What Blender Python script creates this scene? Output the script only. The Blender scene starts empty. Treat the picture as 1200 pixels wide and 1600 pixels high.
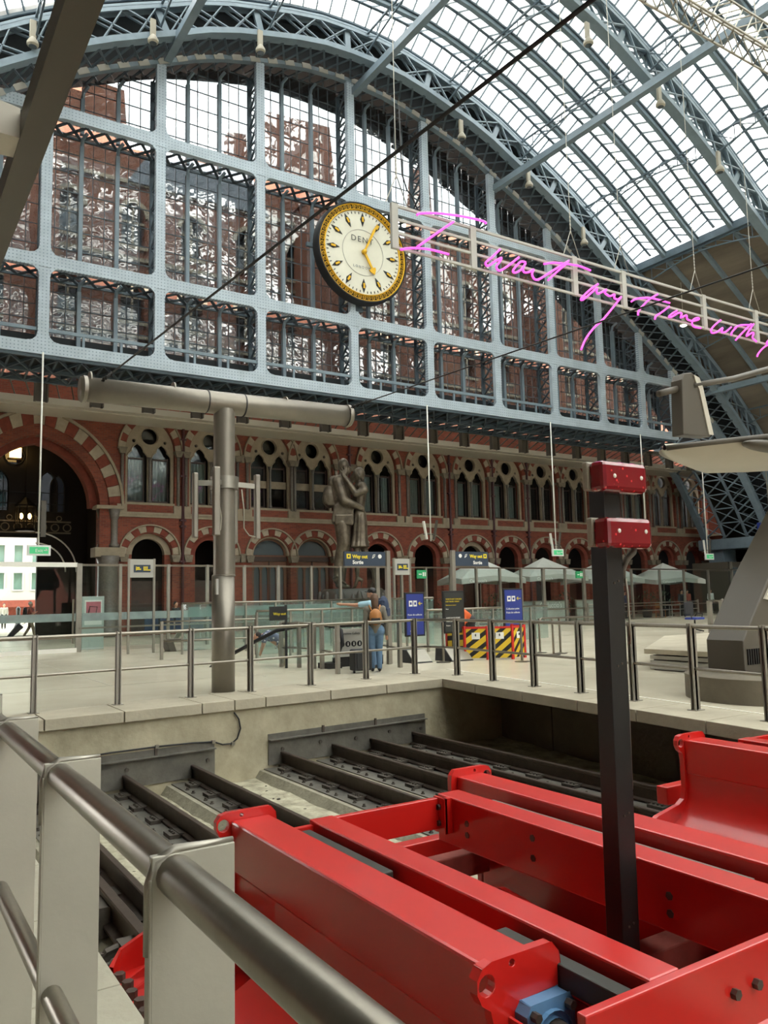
import bpy, math, random
from math import sin, cos, pi, sqrt, atan2, radians
from mathutils import Vector as V, Matrix
from mathutils.geometry import tessellate_polygon
random.seed(7)
SC = bpy.context.scene
COL = SC.collection
# ------------------------------------------------------------------ camera
cam_d = bpy.data.cameras.new('camera'); cam = bpy.data.objects.new('camera', cam_d); COL.objects.link(cam)
cam_d.sensor_fit = 'VERTICAL'; cam_d.sensor_height = 36.0; cam_d.lens = 36.0*1250/1600
cam_d.clip_start = 0.05; cam_d.clip_end = 500
RW = Matrix(((0.8413642, -0.0395359, -0.5390206), (-0.5400179, -0.1022142, -0.8354238), (-0.0220663, 0.9939764, -0.1073494)))
cam.matrix_world = Matrix.Translation((0, 0, 1.55)) @ RW.to_4x4()
SC.camera = cam
try: SC.cycles.transparent_max_bounces = 24
except Exception: pass
# ------------------------------------------------------------------ sky, lamps, exposure
W = bpy.data.worlds.new('overcast_sky'); SC.world = W; W.use_nodes = True
bg = W.node_tree.nodes['Background']; bg.inputs[0].default_value = (1.0, 0.985, 0.95, 1); bg.inputs[1].default_value = 9.0
SC.view_settings.view_transform = 'Standard'; SC.view_settings.look = 'None'
SC.view_settings.gamma = 1.0; SC.view_settings.use_curve_mapping = False
SC.view_settings.exposure = 0.35
# ------------------------------------------------------------------ materials
MT = {}
def nm(name):
    m = bpy.data.materials.new(name); m.use_nodes = True; MT[name] = m
    return m, m.node_tree.nodes, m.node_tree.links, m.node_tree.nodes['Principled BSDF']
def C3(c): return (c[0], c[1], c[2], 1)
def hexc(h):
    f = lambda v: (v/12.92 if v <= .04045 else ((v+.055)/1.055)**2.4)
    return tuple(f(int(h[i:i+2], 16)/255) for i in (0, 2, 4))
def mat(name, col, rough=.5, metal=0, var=.0, scale=4, bump=0, bscale=None, col2=None, dirt=None, stretch=None, coat=0):
    m, N, L, P = nm(name)
    c = hexc(col) if isinstance(col, str) else col
    P.inputs['Base Color'].default_value = C3(c); P.inputs['Roughness'].default_value = rough; P.inputs['Metallic'].default_value = metal
    if coat: P.inputs['Coat Weight'].default_value = coat; P.inputs['Coat Roughness'].default_value = .15
    if var or col2 or bump:
        tc = N.new('ShaderNodeNewGeometry'); src = tc.outputs['Position']
        if stretch:
            mp = N.new('ShaderNodeMapping'); mp.inputs['Scale'].default_value = stretch; L.new(src, mp.inputs[0]); src = mp.outputs[0]
    if var or col2:
        n = N.new('ShaderNodeTexNoise'); n.inputs['Scale'].default_value = scale; n.inputs['Detail'].default_value = 6; n.inputs['Roughness'].default_value = .65
        L.new(src, n.inputs['Vector'])
        r = N.new('ShaderNodeValToRGB'); L.new(n.outputs[0], r.inputs[0])
        if col2: a = hexc(col2) if isinstance(col2, str) else col2
        else: a = tuple(x*(1-var) for x in c)
        r.color_ramp.elements[0].position = .32; r.color_ramp.elements[0].color = C3(a)
        r.color_ramp.elements[1].position = .68; r.color_ramp.elements[1].color = C3(tuple(min(1, x*(1+var)) for x in c))
        L.new(r.outputs[0], P.inputs['Base Color'])
    if bump:
        b = N.new('ShaderNodeTexNoise'); b.inputs['Scale'].default_value = bscale or scale*4; b.inputs['Detail'].default_value = 5
        L.new(src, b.inputs['Vector'])
        bp = N.new('ShaderNodeBump'); bp.inputs['Strength'].default_value = bump; bp.inputs['Distance'].default_value = .02
        L.new(b.outputs[0], bp.inputs['Height']); L.new(bp.outputs[0], P.inputs['Normal'])
    return m
def brickmat(name, c1, c2, mortar, sx=1.0):
    m, N, L, P = nm(name)
    g = N.new('ShaderNodeNewGeometry'); s = N.new('ShaderNodeSeparateXYZ'); L.new(g.outputs['Position'], s.inputs[0])
    a = N.new('ShaderNodeMath'); a.operation = 'ADD'; L.new(s.outputs[0], a.inputs[0]); L.new(s.outputs[1], a.inputs[1])
    c = N.new('ShaderNodeCombineXYZ'); L.new(a.outputs[0], c.inputs[0]); L.new(s.outputs[2], c.inputs[1])
    b = N.new('ShaderNodeTexBrick'); L.new(c.outputs[0], b.inputs['Vector'])
    b.inputs['Color1'].default_value = C3(hexc(c1)); b.inputs['Color2'].default_value = C3(hexc(c2)); b.inputs['Mortar'].default_value = C3(hexc(mortar))
    b.inputs['Scale'].default_value = 1; b.inputs['Brick Width'].default_value = .26*sx; b.inputs['Row Height'].default_value = .088*sx
    b.inputs['Mortar Size'].default_value = .009*sx; b.inputs['Bias'].default_value = -.1
    n = N.new('ShaderNodeTexNoise'); n.inputs['Scale'].default_value = .6; n.inputs['Detail'].default_value = 6; L.new(g.outputs['Position'], n.inputs['Vector'])
    mx = N.new('ShaderNodeMix'); mx.data_type = 'RGBA'; mx.blend_type = 'MULTIPLY'; mx.inputs[0].default_value = .6
    r = N.new('ShaderNodeValToRGB'); r.color_ramp.elements[0].position = .3; r.color_ramp.elements[0].color = (.6, .56, .55, 1); r.color_ramp.elements[1].position = .7
    L.new(n.outputs[0], r.inputs[0]); L.new(b.outputs[0], mx.inputs[6]); L.new(r.outputs[0], mx.inputs[7]); L.new(mx.outputs[2], P.inputs['Base Color'])
    P.inputs['Roughness'].default_value = .85
    return m
def glassmat(name, tint, refl_ior=1.5, wob=0, wscale=1, mul=1.0, white=0.0, wcol=(1, 1, 1), grough=.02):
    m, N, L, P = nm(name); N.remove(P)
    out = N['Material Output']
    t = N.new('ShaderNodeBsdfTransparent'); t.inputs[0].default_value = C3(tint)
    g = N.new('ShaderNodeBsdfGlossy'); g.inputs['Roughness'].default_value = grough
    f = N.new('ShaderNodeFresnel'); f.inputs[0].default_value = refl_ior
    ml = N.new('ShaderNodeMath'); ml.operation = 'MULTIPLY'; ml.inputs[1].default_value = mul; ml.use_clamp = True
    L.new(f.outputs[0], ml.inputs[0])
    bfg = N.new('ShaderNodeNewGeometry'); ir = N.new('ShaderNodeMapRange'); ir.inputs[3].default_value = refl_ior; ir.inputs[4].default_value = 1/refl_ior
    L.new(bfg.outputs['Backfacing'], ir.inputs[0]); L.new(ir.outputs[0], f.inputs[0])
    if wob:
        gg = N.new('ShaderNodeNewGeometry')
        n = N.new('ShaderNodeTexNoise'); n.inputs['Scale'].default_value = wscale; n.inputs['Detail'].default_value = 1.5; L.new(gg.outputs['Position'], n.inputs['Vector'])
        b = N.new('ShaderNodeBump'); b.inputs['Strength'].default_value = 1; b.inputs['Distance'].default_value = wob
        L.new(n.outputs[0], b.inputs['Height']); L.new(b.outputs[0], g.inputs['Normal'])
    mx = N.new('ShaderNodeMixShader'); L.new(ml.outputs[0], mx.inputs[0]); L.new(t.outputs[0], mx.inputs[1]); L.new(g.outputs[0], mx.inputs[2])
    last = mx
    if white:
        tl = N.new('ShaderNodeBsdfTranslucent'); tl.inputs[0].default_value = C3(wcol)
        df = N.new('ShaderNodeBsdfDiffuse'); df.inputs[0].default_value = C3(wcol)
        a = N.new('ShaderNodeMixShader'); a.inputs[0].default_value = .5; L.new(tl.outputs[0], a.inputs[1]); L.new(df.outputs[0], a.inputs[2])
        m2 = N.new('ShaderNodeMixShader')
        gg = N.new('ShaderNodeNewGeometry'); n = N.new('ShaderNodeTexNoise'); n.inputs['Scale'].default_value = 1.3; n.inputs['Detail'].default_value = 4
        L.new(gg.outputs['Position'], n.inputs['Vector'])
        mr = N.new('ShaderNodeMapRange'); mr.inputs[1].default_value = .3; mr.inputs[2].default_value = .7; mr.inputs[3].default_value = white*.7; mr.inputs[4].default_value = min(1, white*1.3)
        L.new(n.outputs[0], mr.inputs[0]); L.new(mr.outputs[0], m2.inputs[0])
        L.new(mx.outputs[0], m2.inputs[1]); L.new(a.outputs[0], m2.inputs[2]); last = m2
    L.new(last.outputs[0], out.inputs['Surface'])
    return m
def emit(name, col, s):
    m, N, L, P = nm(name); P.inputs['Base Color'].default_value = C3(col); P.inputs['Emission Color'].default_value = C3(col); P.inputs['Emission Strength'].default_value = s
    return m
def rivetmat(name, c, c2):
    m, N, L, P = nm(name); P.inputs['Roughness'].default_value = .45
    g = N.new('ShaderNodeNewGeometry'); s = N.new('ShaderNodeSeparateXYZ'); L.new(g.outputs['Position'], s.inputs[0])
    def cell(o, per):
        a = N.new('ShaderNodeMath'); a.operation = 'MULTIPLY'; a.inputs[1].default_value = 1/per; L.new(o, a.inputs[0])
        f = N.new('ShaderNodeMath'); f.operation = 'FRACT'; L.new(a.outputs[0], f.inputs[0])
        d = N.new('ShaderNodeMath'); d.operation = 'SUBTRACT'; d.inputs[1].default_value = .5; L.new(f.outputs[0], d.inputs[0])
        q = N.new('ShaderNodeMath'); q.operation = 'POWER'; q.inputs[1].default_value = 2; L.new(d.outputs[0], q.inputs[0]); return q
    a = cell(s.outputs[0], .14); b = cell(s.outputs[2], .14)
    sm = N.new('ShaderNodeMath'); sm.operation = 'ADD'; L.new(a.outputs[0], sm.inputs[0]); L.new(b.outputs[0], sm.inputs[1])
    lt = N.new('ShaderNodeMath'); lt.operation = 'LESS_THAN'; lt.inputs[1].default_value = .035; L.new(sm.outputs[0], lt.inputs[0])
    n = N.new('ShaderNodeTexNoise'); n.inputs['Scale'].default_value = 1.5; n.inputs['Detail'].default_value = 5; L.new(g.outputs['Position'], n.inputs['Vector'])
    r = N.new('ShaderNodeValToRGB'); r.color_ramp.elements[0].position = .3; r.color_ramp.elements[0].color = C3(tuple(x*.8 for x in hexc(c))); r.color_ramp.elements[1].position = .65; r.color_ramp.elements[1].color = C3(hexc(c))
    L.new(n.outputs[0], r.inputs[0])
    mx = N.new('ShaderNodeMix'); mx.data_type = 'RGBA'; L.new(lt.outputs[0], mx.inputs[0]); L.new(r.outputs[0], mx.inputs[6]); mx.inputs[7].default_value = C3(hexc(c2)); L.new(mx.outputs[2], P.inputs['Base Color'])
    return m
rivetmat('blue_riveted', 'b2c0ca', '7c8b97')
mat('blue_steel', '75858f', .45, 0, .12, 1.5)
mat('blue_dark', '586873', .5, 0, .15, 2)
mat('soffit_iron', '48565f', .6, 0, .2, 2)
mat('dark_board', '1d2225', .8, 0, .3, 1)
mat('boarding', '6f665a', .85, 0, .3, .8, .3, 6, stretch=(1, .15, 1))
brickmat('brick', '8f4632', '74362a', '7a5a4a')
brickmat('brick_out', '8a5038', '74422f', '7a6452', 1.3)
mat('stone', '988b76', .8, 0, .15, 2.5, .4, 9)
mat('stone_dark', '7a7060', .8, 0, .2, 6, 1.0, 14)
mat('voussoir_pale', 'a39682', .8, 0, .14, 3, .3, 9)
mat('voussoir_red', '7a3a2c', .85, 0, .2, 4, .3, 20)
mat('granite', '6f6961', .35, 0, .2, 12)
mat('lead_pipe', '4a2528', .5, 0, .15, 3)
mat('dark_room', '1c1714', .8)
mat('dark_wood', '3c2a20', .5, 0, .2, 4)
mat('door_brown', '6a4632', .5, 0, .15, 3)
mat('curtain', 'a5aaa2', .9, 0, .18, 9, 0, None, None, None, (6, 6, .3))
mat('sash_glass', (.10, .12, .13), .06, 0)
glassmat('window_glass', (.75, .8, .8), 1.5, .004, 2.0, 1.6)
glassmat('gable_glass', (.42, .45, .46), 1.55, .022, 1.3, 4.5)
glassmat('tint_glass', (.16, .17, .19), 1.5, 0, 1, 1.0)
glassmat('roof_glass', (.62, .64, .63), 1.45, 0, 1, .8, .30, (.84, .86, .83))
glassmat('screen_glass', (.90, .945, .93), 1.5, 0, 1, 1.0)
glassmat('green_glass', (.82, .90, .88), 1.5, 0, 1, 1.1, .12, (.55, .66, .63))
glassmat('frost_band', (.6, .7, .7), 1.45, 0, 1, .8, .45, (.65, .75, .74))
mat('steel', '8d877b', .30, .85, .06, 30, 0, None, None, None, (1, 1, .1))
mat('steel_flat', '9b978c', .38, .75, .07, 3)
mat('steel_post', '8f8a80', .42, .55, .08, 3)
mat('post_face', 'b1ad9f', .42, .35, .06, 2.5, .03, 60)
mat('mast_paint', '857f74', .36, .55, .07, 3)
mat('tube_grey', '8e8a7c', .45, .2, .08, 2)
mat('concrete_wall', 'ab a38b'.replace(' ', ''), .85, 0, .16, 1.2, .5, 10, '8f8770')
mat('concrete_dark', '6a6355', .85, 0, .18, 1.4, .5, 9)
mat('coping', 'a8a08c', .75, 0, .12, 1.8, .25, 18)
mat('pit_floor', 'aaa58f', .9, 0, .25, 3.2, 1.0, 14, '7d7865')
mat('plinth', '8f8a78', .9, 0, .2, 4, .8, 16)
mat('terrazzo', 'cdc5b0', .24, 0, .06, .35, 0, None, 'b9b29e', None, None)
mat('paving', 'a39e8c', .8, 0, .14, 1.6, .3, 22)
mat('rail_steel', '4b4038', .45, .5, .25, 6)
mat('rail_head', '6e655c', .3, .8, .15, 8)
mat('clip_steel', '554f48', .6, .4, .25, 12)
mat('iron_plate', '6d6a62', .55, .45, .2, 4, .3, 12)
mat('red_paint', 'c01c15', .34, 0, .05, 1.2, 0, None, None, None, None, .6)
mat('red_dusty', '8f4a40', .8, 0, .2, 5)
mat('black_paint', '161616', .38, 0, .2, 6)
mat('black_rubber', '17181a', .6)
mat('dark_bar', '34342f', .5, .2, .1, 5)
mat('blue_bearing', '5d87ad', .45, 0, .1, 8)
mat('bolt_steel', '5c534b', .45, .6, .2, 12)
mat('lamp_cream', '9a9484', .5)
mat('zip_white', 'e8e6dc', .5)
mat('gold', 'd8a82c', .32, .6, .1, 20)
mat('gold_dark', '2e2210', .45, .4, .3, 30)
mat('dial', 'd9d7c6', .4, 0, .04, 1.4)
mat('black', '121212', .5)
mat('white', 'e9e9e4', .5)
mat('bronze', '6b6152', .42, .55, .3, 2.2, .25, 3, '4a4238')
mat('plinth_stone', '3e3d38', .5, 0, .3, 3, 1, 5)
mat('sign_blue', '2c3a4c', .5); mat('sign_yellow', 'e6cf2a', .5); mat('board_blue', '2b3a86', .4); mat('board_black', '2a2d2c', .45)
mat('hazard_yellow', 'd8b62a', .6); mat('hazard_red', 'c32a22', .5); mat('exit_green', '2f9a63', .5)
mat('parasol', 'a9aca4', .85, 0, .05, 2)
mat('skin', 'c08f74', .6); mat('hair_brown', '5a4230', .7); mat('hair_dark', '2a211c', .7); mat('shirt_blue', '9fc4d4', .85); mat('denim', '5b7690', .9, 0, .12, 8)
mat('grey_cloth', '6f6b60', .9); mat('tan_leather', 'a9713c', .6); mat('navy', '2c3850', .8); mat('charcoal', '2a2a2c', .7)
mat('orange_cloth', 'd9622f', .8); mat('pink_cloth', 'b9695a', .9); mat('khaki', '8b7f68', .9); mat('polka_blue', '55607c', .85)
mat('white_building', 'a3a29c', .7); mat('green_window', '8fb0a4', .2); mat('poster_pink', 'c8707c', .6); mat('poster_frame', 'b7c2bd', .5)
mat('leaf', '3c4a34', .8, 0, .3, 8); mat('stripe_grey', 'a9a79f', .6); mat('canopy_white', 'b9b3a4', .4, 0, .05, 1); mat('canopy_dark', '4f493f', .5)
mat('slate', '6b7076', .7, 0, .2, 2)
emit('neon_pink', (.74, .075, .52), 1.1)
emit('lamp_warm', (1.0, .62, .2), 8); emit('lamp_white', (1, .95, .85), 12); emit('exit_light', (.06, .42, .17), .5)
def lensmat():
    m, N, L, P = nm('red_lens'); P.inputs['Roughness'].default_value = .16; P.inputs['Coat Weight'].default_value = .6
    g = N.new('ShaderNodeNewGeometry'); v = N.new('ShaderNodeTexVoronoi'); v.inputs['Scale'].default_value = 26; L.new(g.outputs['Position'], v.inputs['Vector'])
    r = N.new('ShaderNodeValToRGB'); r.color_ramp.elements[0].position = .10; r.color_ramp.elements[0].color = (.9, .05, .06, 1); r.color_ramp.elements[1].position = .2; r.color_ramp.elements[1].color = (.22, .008, .014, 1)
    L.new(v.outputs['Distance'], r.inputs[0]); L.new(r.outputs[0], P.inputs['Base Color'])
lensmat()
def hazardmat():
    m, N, L, P = nm('hazard_stripes'); P.inputs['Roughness'].default_value = .6
    g = N.new('ShaderNodeNewGeometry'); s = N.new('ShaderNodeSeparateXYZ'); L.new(g.outputs['Position'], s.inputs[0])
    a = N.new('ShaderNodeMath'); a.operation = 'SUBTRACT'; L.new(s.outputs[0], a.inputs[0]); L.new(s.outputs[2], a.inputs[1])
    b = N.new('ShaderNodeMath'); b.operation = 'MULTIPLY'; b.inputs[1].default_value = 3.6; L.new(a.outputs[0], b.inputs[0])
    f = N.new('ShaderNodeMath'); f.operation = 'FRACT'; L.new(b.outputs[0], f.inputs[0])
    l = N.new('ShaderNodeMath'); l.operation = 'GREATER_THAN'; l.inputs[1].default_value = .55; L.new(f.outputs[0], l.inputs[0])
    mx = N.new('ShaderNodeMix'); mx.data_type = 'RGBA'; L.new(l.outputs[0], mx.inputs[0]); mx.inputs[6].default_value = C3(hexc('dcb92c')); mx.inputs[7].default_value = (.01, .01, .01, 1); L.new(mx.outputs[2], P.inputs['Base Color'])
hazardmat()
def polka():
    m, N, L, P = nm('polka_dots'); g = N.new('ShaderNodeNewGeometry'); v = N.new('ShaderNodeTexVoronoi'); v.inputs['Scale'].default_value = 14; L.new(g.outputs['Position'], v.inputs['Vector'])
    l = N.new('ShaderNodeMath'); l.operation = 'LESS_THAN'; l.inputs[1].default_value = .3; L.new(v.outputs['Distance'], l.inputs[0])
    mx = N.new('ShaderNodeMix'); mx.data_type = 'RGBA'; L.new(l.outputs[0], mx.inputs[0]); mx.inputs[6].default_value = C3(hexc('4e5975')); mx.inputs[7].default_value = (.7, .7, .75, 1); L.new(mx.outputs[2], P.inputs['Base Color'])
polka()
# ------------------------------------------------------------------ mesh helpers
def wloc(p):
    q = V((0, 0, 0))
    while p is not None: q = q + p.location; p = p.parent
    return q
class M:
    def __init__(s): s.v = []; s.f = []
    def add(s, vs, fs):
        n = len(s.v); s.v += [tuple(v) for v in vs]; s.f += [tuple(i+n for i in f) for f in fs]; return s
    def box(s, a, b):
        x0, y0, z0 = a; x1, y1, z1 = b
        return s.add([(x0, y0, z0), (x1, y0, z0), (x1, y1, z0), (x0, y1, z0), (x0, y0, z1), (x1, y0, z1), (x1, y1, z1), (x0, y1, z1)],
                     [(0, 3, 2, 1), (4, 5, 6, 7), (0, 1, 5, 4), (1, 2, 6, 5), (2, 3, 7, 6), (3, 0, 4, 7)])
    def cbox(s, c, d): return s.box([c[i]-d[i]/2 for i in range(3)], [c[i]+d[i]/2 for i in range(3)])
    def beam(s, p, q, w, h, up=(0, 0, 1)):
        p = V(p); q = V(q); d = (q-p)
        if d.length < 1e-6: return s
        d.normalize(); up = V(up)
        sd = d.cross(up)
        if sd.length < 1e-4: sd = d.cross(V((1, 0, 0)))
        sd.normalize(); u = sd.cross(d); sd = sd*w/2; u = u*h/2
        return s.add([p-sd-u, p+sd-u, p+sd+u, p-sd+u, q-sd-u, q+sd-u, q+sd+u, q-sd+u],
                     [(0, 3, 2, 1), (4, 5, 6, 7), (0, 1, 5, 4), (1, 2, 6, 5), (2, 3, 7, 6), (3, 0, 4, 7)])
    def tube(s, pts, r, n=8, closed=False):
        pts = [V(p) for p in pts]; k = len(pts)
        rs = r if isinstance(r, (list, tuple)) else [r]*k
        t0 = (pts[1]-pts[0]).normalized(); a = t0.orthogonal().normalized(); vs = []; prev = t0
        for i in range(k):
            if closed: t = (pts[(i+1) % k]-pts[i-1]).normalized()
            else: t = (pts[min(i+1, k-1)]-pts[max(i-1, 0)]).normalized()
            q = prev.rotation_difference(t); a = (q @ a); a = (a - t*a.dot(t)).normalized(); prev = t; b = t.cross(a)
            for j in range(n):
                th = 2*pi*j/n; vs.append(pts[i]+(a*cos(th)+b*sin(th))*rs[i])
        fs = []
        for i in range(k if closed else k-1):
            i2 = (i+1) % k
            for j in range(n):
                j2 = (j+1) % n; fs.append((i*n+j, i*n+j2, i2*n+j2, i2*n+j))
        if not closed: fs.append(tuple(range(n-1, -1, -1))); fs.append(tuple((k-1)*n+j for j in range(n)))
        return s.add(vs, fs)
    def cyl(s, p, q, r1, r2=None, n=16): return s.tube([p, q], [r1, r1 if r2 is None else r2], n)
    def prism(s, poly, ax, a, b):
        k = len(poly)
        def pt(u, w, t): return {'x': (t, u, w), 'y': (u, t, w), 'z': (u, w, t)}[ax]
        vs = [pt(u, w, a) for u, w in poly]+[pt(u, w, b) for u, w in poly]
        fs = [tuple(range(k)), tuple(range(2*k-1, k-1, -1))]+[(i, i+k, (i+1) % k+k, (i+1) % k) for i in range(k)]
        return s.add(vs, fs)
    def plate(s, outer, holes, y0, y1, ax='y'):
        def pt(u, w, t): return {'x': (t, u, w), 'y': (u, t, w), 'z': (u, w, t)}[ax]
        loops = [outer]+list(holes); flat = [p for l in loops for p in l]; n = len(flat)
        tr = tessellate_polygon([[V((p[0], p[1], 0)) for p in l] for l in loops])
        vs = [pt(u, w, y0) for u, w in flat]+[pt(u, w, y1) for u, w in flat]
        fs = [tuple(t) for t in tr]+[tuple(i+n for i in reversed(t)) for t in tr]
        o = 0
        for l in loops:
            k = len(l)
            for i in range(k): fs.append((o+i, o+(i+1) % k, o+(i+1) % k+n, o+i+n))
            o += k
        return s.add(vs, fs)
    def lathe(s, prof, c, n=20, ax='z', cap=True):
        vs = []; k = len(prof)
        for r, z in prof:
            for j in range(n):
                a = 2*pi*j/n; u, w = r*cos(a), r*sin(a)
                vs.append({'z': (c[0]+u, c[1]+w, c[2]+z), 'y': (c[0]+u, c[1]+z, c[2]+w), 'x': (c[0]+z, c[1]+u, c[2]+w)}[ax])
        fs = [(i*n+j, i*n+(j+1) % n, (i+1)*n+(j+1) % n, (i+1)*n+j) for i in range(k-1) for j in range(n)]
        if cap: fs.append(tuple(range(n-1, -1, -1))); fs.append(tuple((k-1)*n+j for j in range(n)))
        return s.add(vs, fs)
    def ell(s, c, r, n=12, m=8, rot=None):
        if not isinstance(r, (list, tuple)): r = (r, r, r)
        c = V(c); vs = []
        for i in range(m+1):
            ph = pi*i/m
            for j in range(n):
                a = 2*pi*j/n; p = V((r[0]*sin(ph)*cos(a), r[1]*sin(ph)*sin(a), r[2]*cos(ph)))
                if rot: p = rot @ p
                vs.append(c+p)
        fs = [(i*n+j, (i+1)*n+j, (i+1)*n+(j+1) % n, i*n+(j+1) % n) for i in range(m) for j in range(n)]
        return s.add(vs, fs)
    def limb(s, pts, rs, n=10):
        for i in range(len(pts)-1): s.cyl(pts[i], pts[i+1], rs[i], rs[i+1], n)
        for p, r in zip(pts, rs): s.ell(p, r, n, 6)
        return s
    def sheet(s, rows, closed=False):
        n = len(rows[0]); vs = [p for r in rows for p in r]
        return s.add(vs, [(i*n+j, i*n+j+1, (i+1)*n+j+1, (i+1)*n+j) for i in range(len(rows)-1) for j in range(n-1)])
    def build(s, name, m, parent=None, smooth=False, kind=None, label=None, remesh=None, bevel=None, autosmooth=False):
        w = wloc(parent)
        me = bpy.data.meshes.new(name); me.from_pydata([(v[0]-w.x, v[1]-w.y, v[2]-w.z) for v in s.v], [], s.f)
        me.materials.append(MT[m] if isinstance(m, str) else m)
        if smooth or remesh: me.polygons.foreach_set('use_smooth', [True]*len(me.polygons))
        me.update()
        o = bpy.data.objects.new(name, me); COL.objects.link(o)
        if parent is not None: o.parent = parent
        if kind: o['kind'] = kind
        if label: o['label'] = label
        if remesh:
            r = o.modifiers.new('remesh', 'REMESH'); r.mode = 'VOXEL'; r.voxel_size = remesh; r.use_smooth_shade = True
            sm = o.modifiers.new('smooth', 'SMOOTH'); sm.iterations = 3; sm.factor = .5
        if bevel:
            b = o.modifiers.new('bevel', 'BEVEL'); b.width = bevel; b.segments = 2; b.limit_method = 'ANGLE'; b.angle_limit = radians(40)
        if autosmooth:
            me.polygons.foreach_set('use_smooth', [True]*len(me.polygons)); me.set_sharp_from_angle(angle=radians(35))
        return o
def tag(o, label=None, cat=None, group=None, kind=None):
    if label: o['label'] = label
    if cat: o['category'] = cat
    if group: o['group'] = group
    if kind: o['kind'] = kind
    return o
def thing(name, loc, label, cat, group=None, kind=None):
    o = bpy.data.objects.new(name, None); COL.objects.link(o); o.location = loc; o.empty_display_size = .1
    return tag(o, label, cat, group, kind)
def struct(name, loc=(0, 0, 0), label=None): return thing(name, loc, label, None, None, 'structure')
def copytree(o, parent=None, loc=None, mirror=False):
    c = o.copy(); COL.objects.link(c)
    if parent is not None: c.parent = parent
    if loc is not None: c.location = loc
    for ch in KIDS.get(o.name, None) or [x for x in o.children]: copytree(ch, c)
    return c
KIDS = {}
def inst(o, parent, mw):
    c = o.copy(); COL.objects.link(c); c.parent = parent; c.matrix_basis = mw; return c
def txt(s, loc, size, m, parent=None, right=(1, 0, 0), up=(0, 0, 1), align='LEFT', ext=.002, name='lettering', sx=1.0, bold=0, sp=1.0):
    cu = bpy.data.curves.new(name, 'FONT'); cu.body = s; cu.size = size; cu.align_x = align; cu.extrude = ext; cu.offset = bold; cu.resolution_u = 3; cu.space_character = sp
    tmp = bpy.data.objects.new(name, cu); COL.objects.link(tmp); me = bpy.data.meshes.new_from_object(tmp); bpy.data.objects.remove(tmp); bpy.data.curves.remove(cu)
    me.materials.clear(); me.materials.append(MT[m]); o = bpy.data.objects.new(name, me); COL.objects.link(o)
    r = V(right).normalized(); u = V(up).normalized(); n = r.cross(u)
    R = Matrix((r*sx, u, n)).transposed().to_4x4()
    w = wloc(parent); o.matrix_basis = Matrix.Translation(V(loc)-w) @ R
    if parent is not None: o.parent = parent
    return o
def arcp(cx, cz, r, a0, a1, n): return [(cx+r*cos(a0+(a1-a0)*i/n), cz+r*sin(a0+(a1-a0)*i/n)) for i in range(n+1)]
def lerp(a, b, t): return a+(b-a)*t
# ================================================================== THE SETTING: floor, pit, walls
def wy(x): return 12.07+.073*(x-3.2)          # face of the far pit wall
def ex(y): return 9.28-.118*(12.6-y)          # edge of the right-hand coping
def bx_(y): return 10.85-.165*(12.6-y)        # recessed right-hand pit wall
floor = struct('floor', (0, 14, 0), 'pale polished station concourse floor around the track pit')
hole = [(-1.5, -100), (-1.5, 12.72), (1.5, 12.78), (10.57, 14.2), (9.71, 8.39), (9.32, 5.2), (8.3, -100)]
M().plate([(-45, -130), (75, -130), (75, 110), (-45, 110)], [hole], -.25, 0, 'z').build('concourse_slab', 'terrazzo', floor)
m = M()
for x in range(-2, 52, 3): m.box((x, 15.5 if x < 12 else 6, .0005), (x+.018, 36, .0025))
for y in range(16, 37, 3): m.box((-20 if y > 14 else 11, y, .0005), (52, y+.018, .0025))
m.build('floor_joints', 'coping', floor, kind='stuff')
M().prism([(9.2, 12.5), (9.0, 13.9), (10.57, 14.2), (10.5, 13.0)], 'z', -.155, -.006).build('corner_slab', 'coping', floor)
# coping stones, each a part
cs = struct('trim_1', (5, 12, 0), 'pale stone coping along the far edge of the track pit')
jx = [.96, 2.1, 3.2, 4.4, 4.95, 5.5, 6.75, 7.95, 9.28]
for a, b in zip(jx, jx[1:]):
    fa, fb = wy(a)-.06, wy(b)-.06; ba, bb = 12.70+.158*(a-1.0), 12.70+.158*(b-1.0)
    M().prism([(a+.008, fa), (b-.008, fb), (b-.008, bb), (a+.008, ba)], 'z', -.155, .004).build('coping_stone', 'coping', cs, bevel=.008)
cs2 = struct('trim_2', (9, 8, 0), 'overhanging stone coping along the right-hand edge of the track pit')
jy = [12.46, 11.3, 9.9, 8.55, 7.36, 6.2, 5.0, 3.8, 2.6, 1.4]
for i, (a, b) in enumerate(zip(jy, jy[1:])):
    bk = lambda y: 9.71+(y-8.39)*(.148 if y > 8.39 else .12)
    pl = [(ex(b), b+.008), (ex(a), a-.008), (bk(a)+.0, a-.008), (bk(b), b+.008)]
    if i == 0: pl = [(ex(b), b+.008), (9.285, wy(9.28)-.06), (9.287, 14.005), (10.57, 14.2), (bk(b), b+.008)]
    M().prism(pl, 'z', -.155, .004).build('coping_stone', 'coping', cs2, bevel=.008)
m = M()   # white edge line in the floor behind the right coping
m.beam((10.62, 14.1, .003), (9.80, 8.39, .003), .03, .006).beam((9.80, 8.39, .003), (9.42, 5.2, .003), .03, .006)
m.build('edge_line', 'zip_white', floor)
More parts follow.
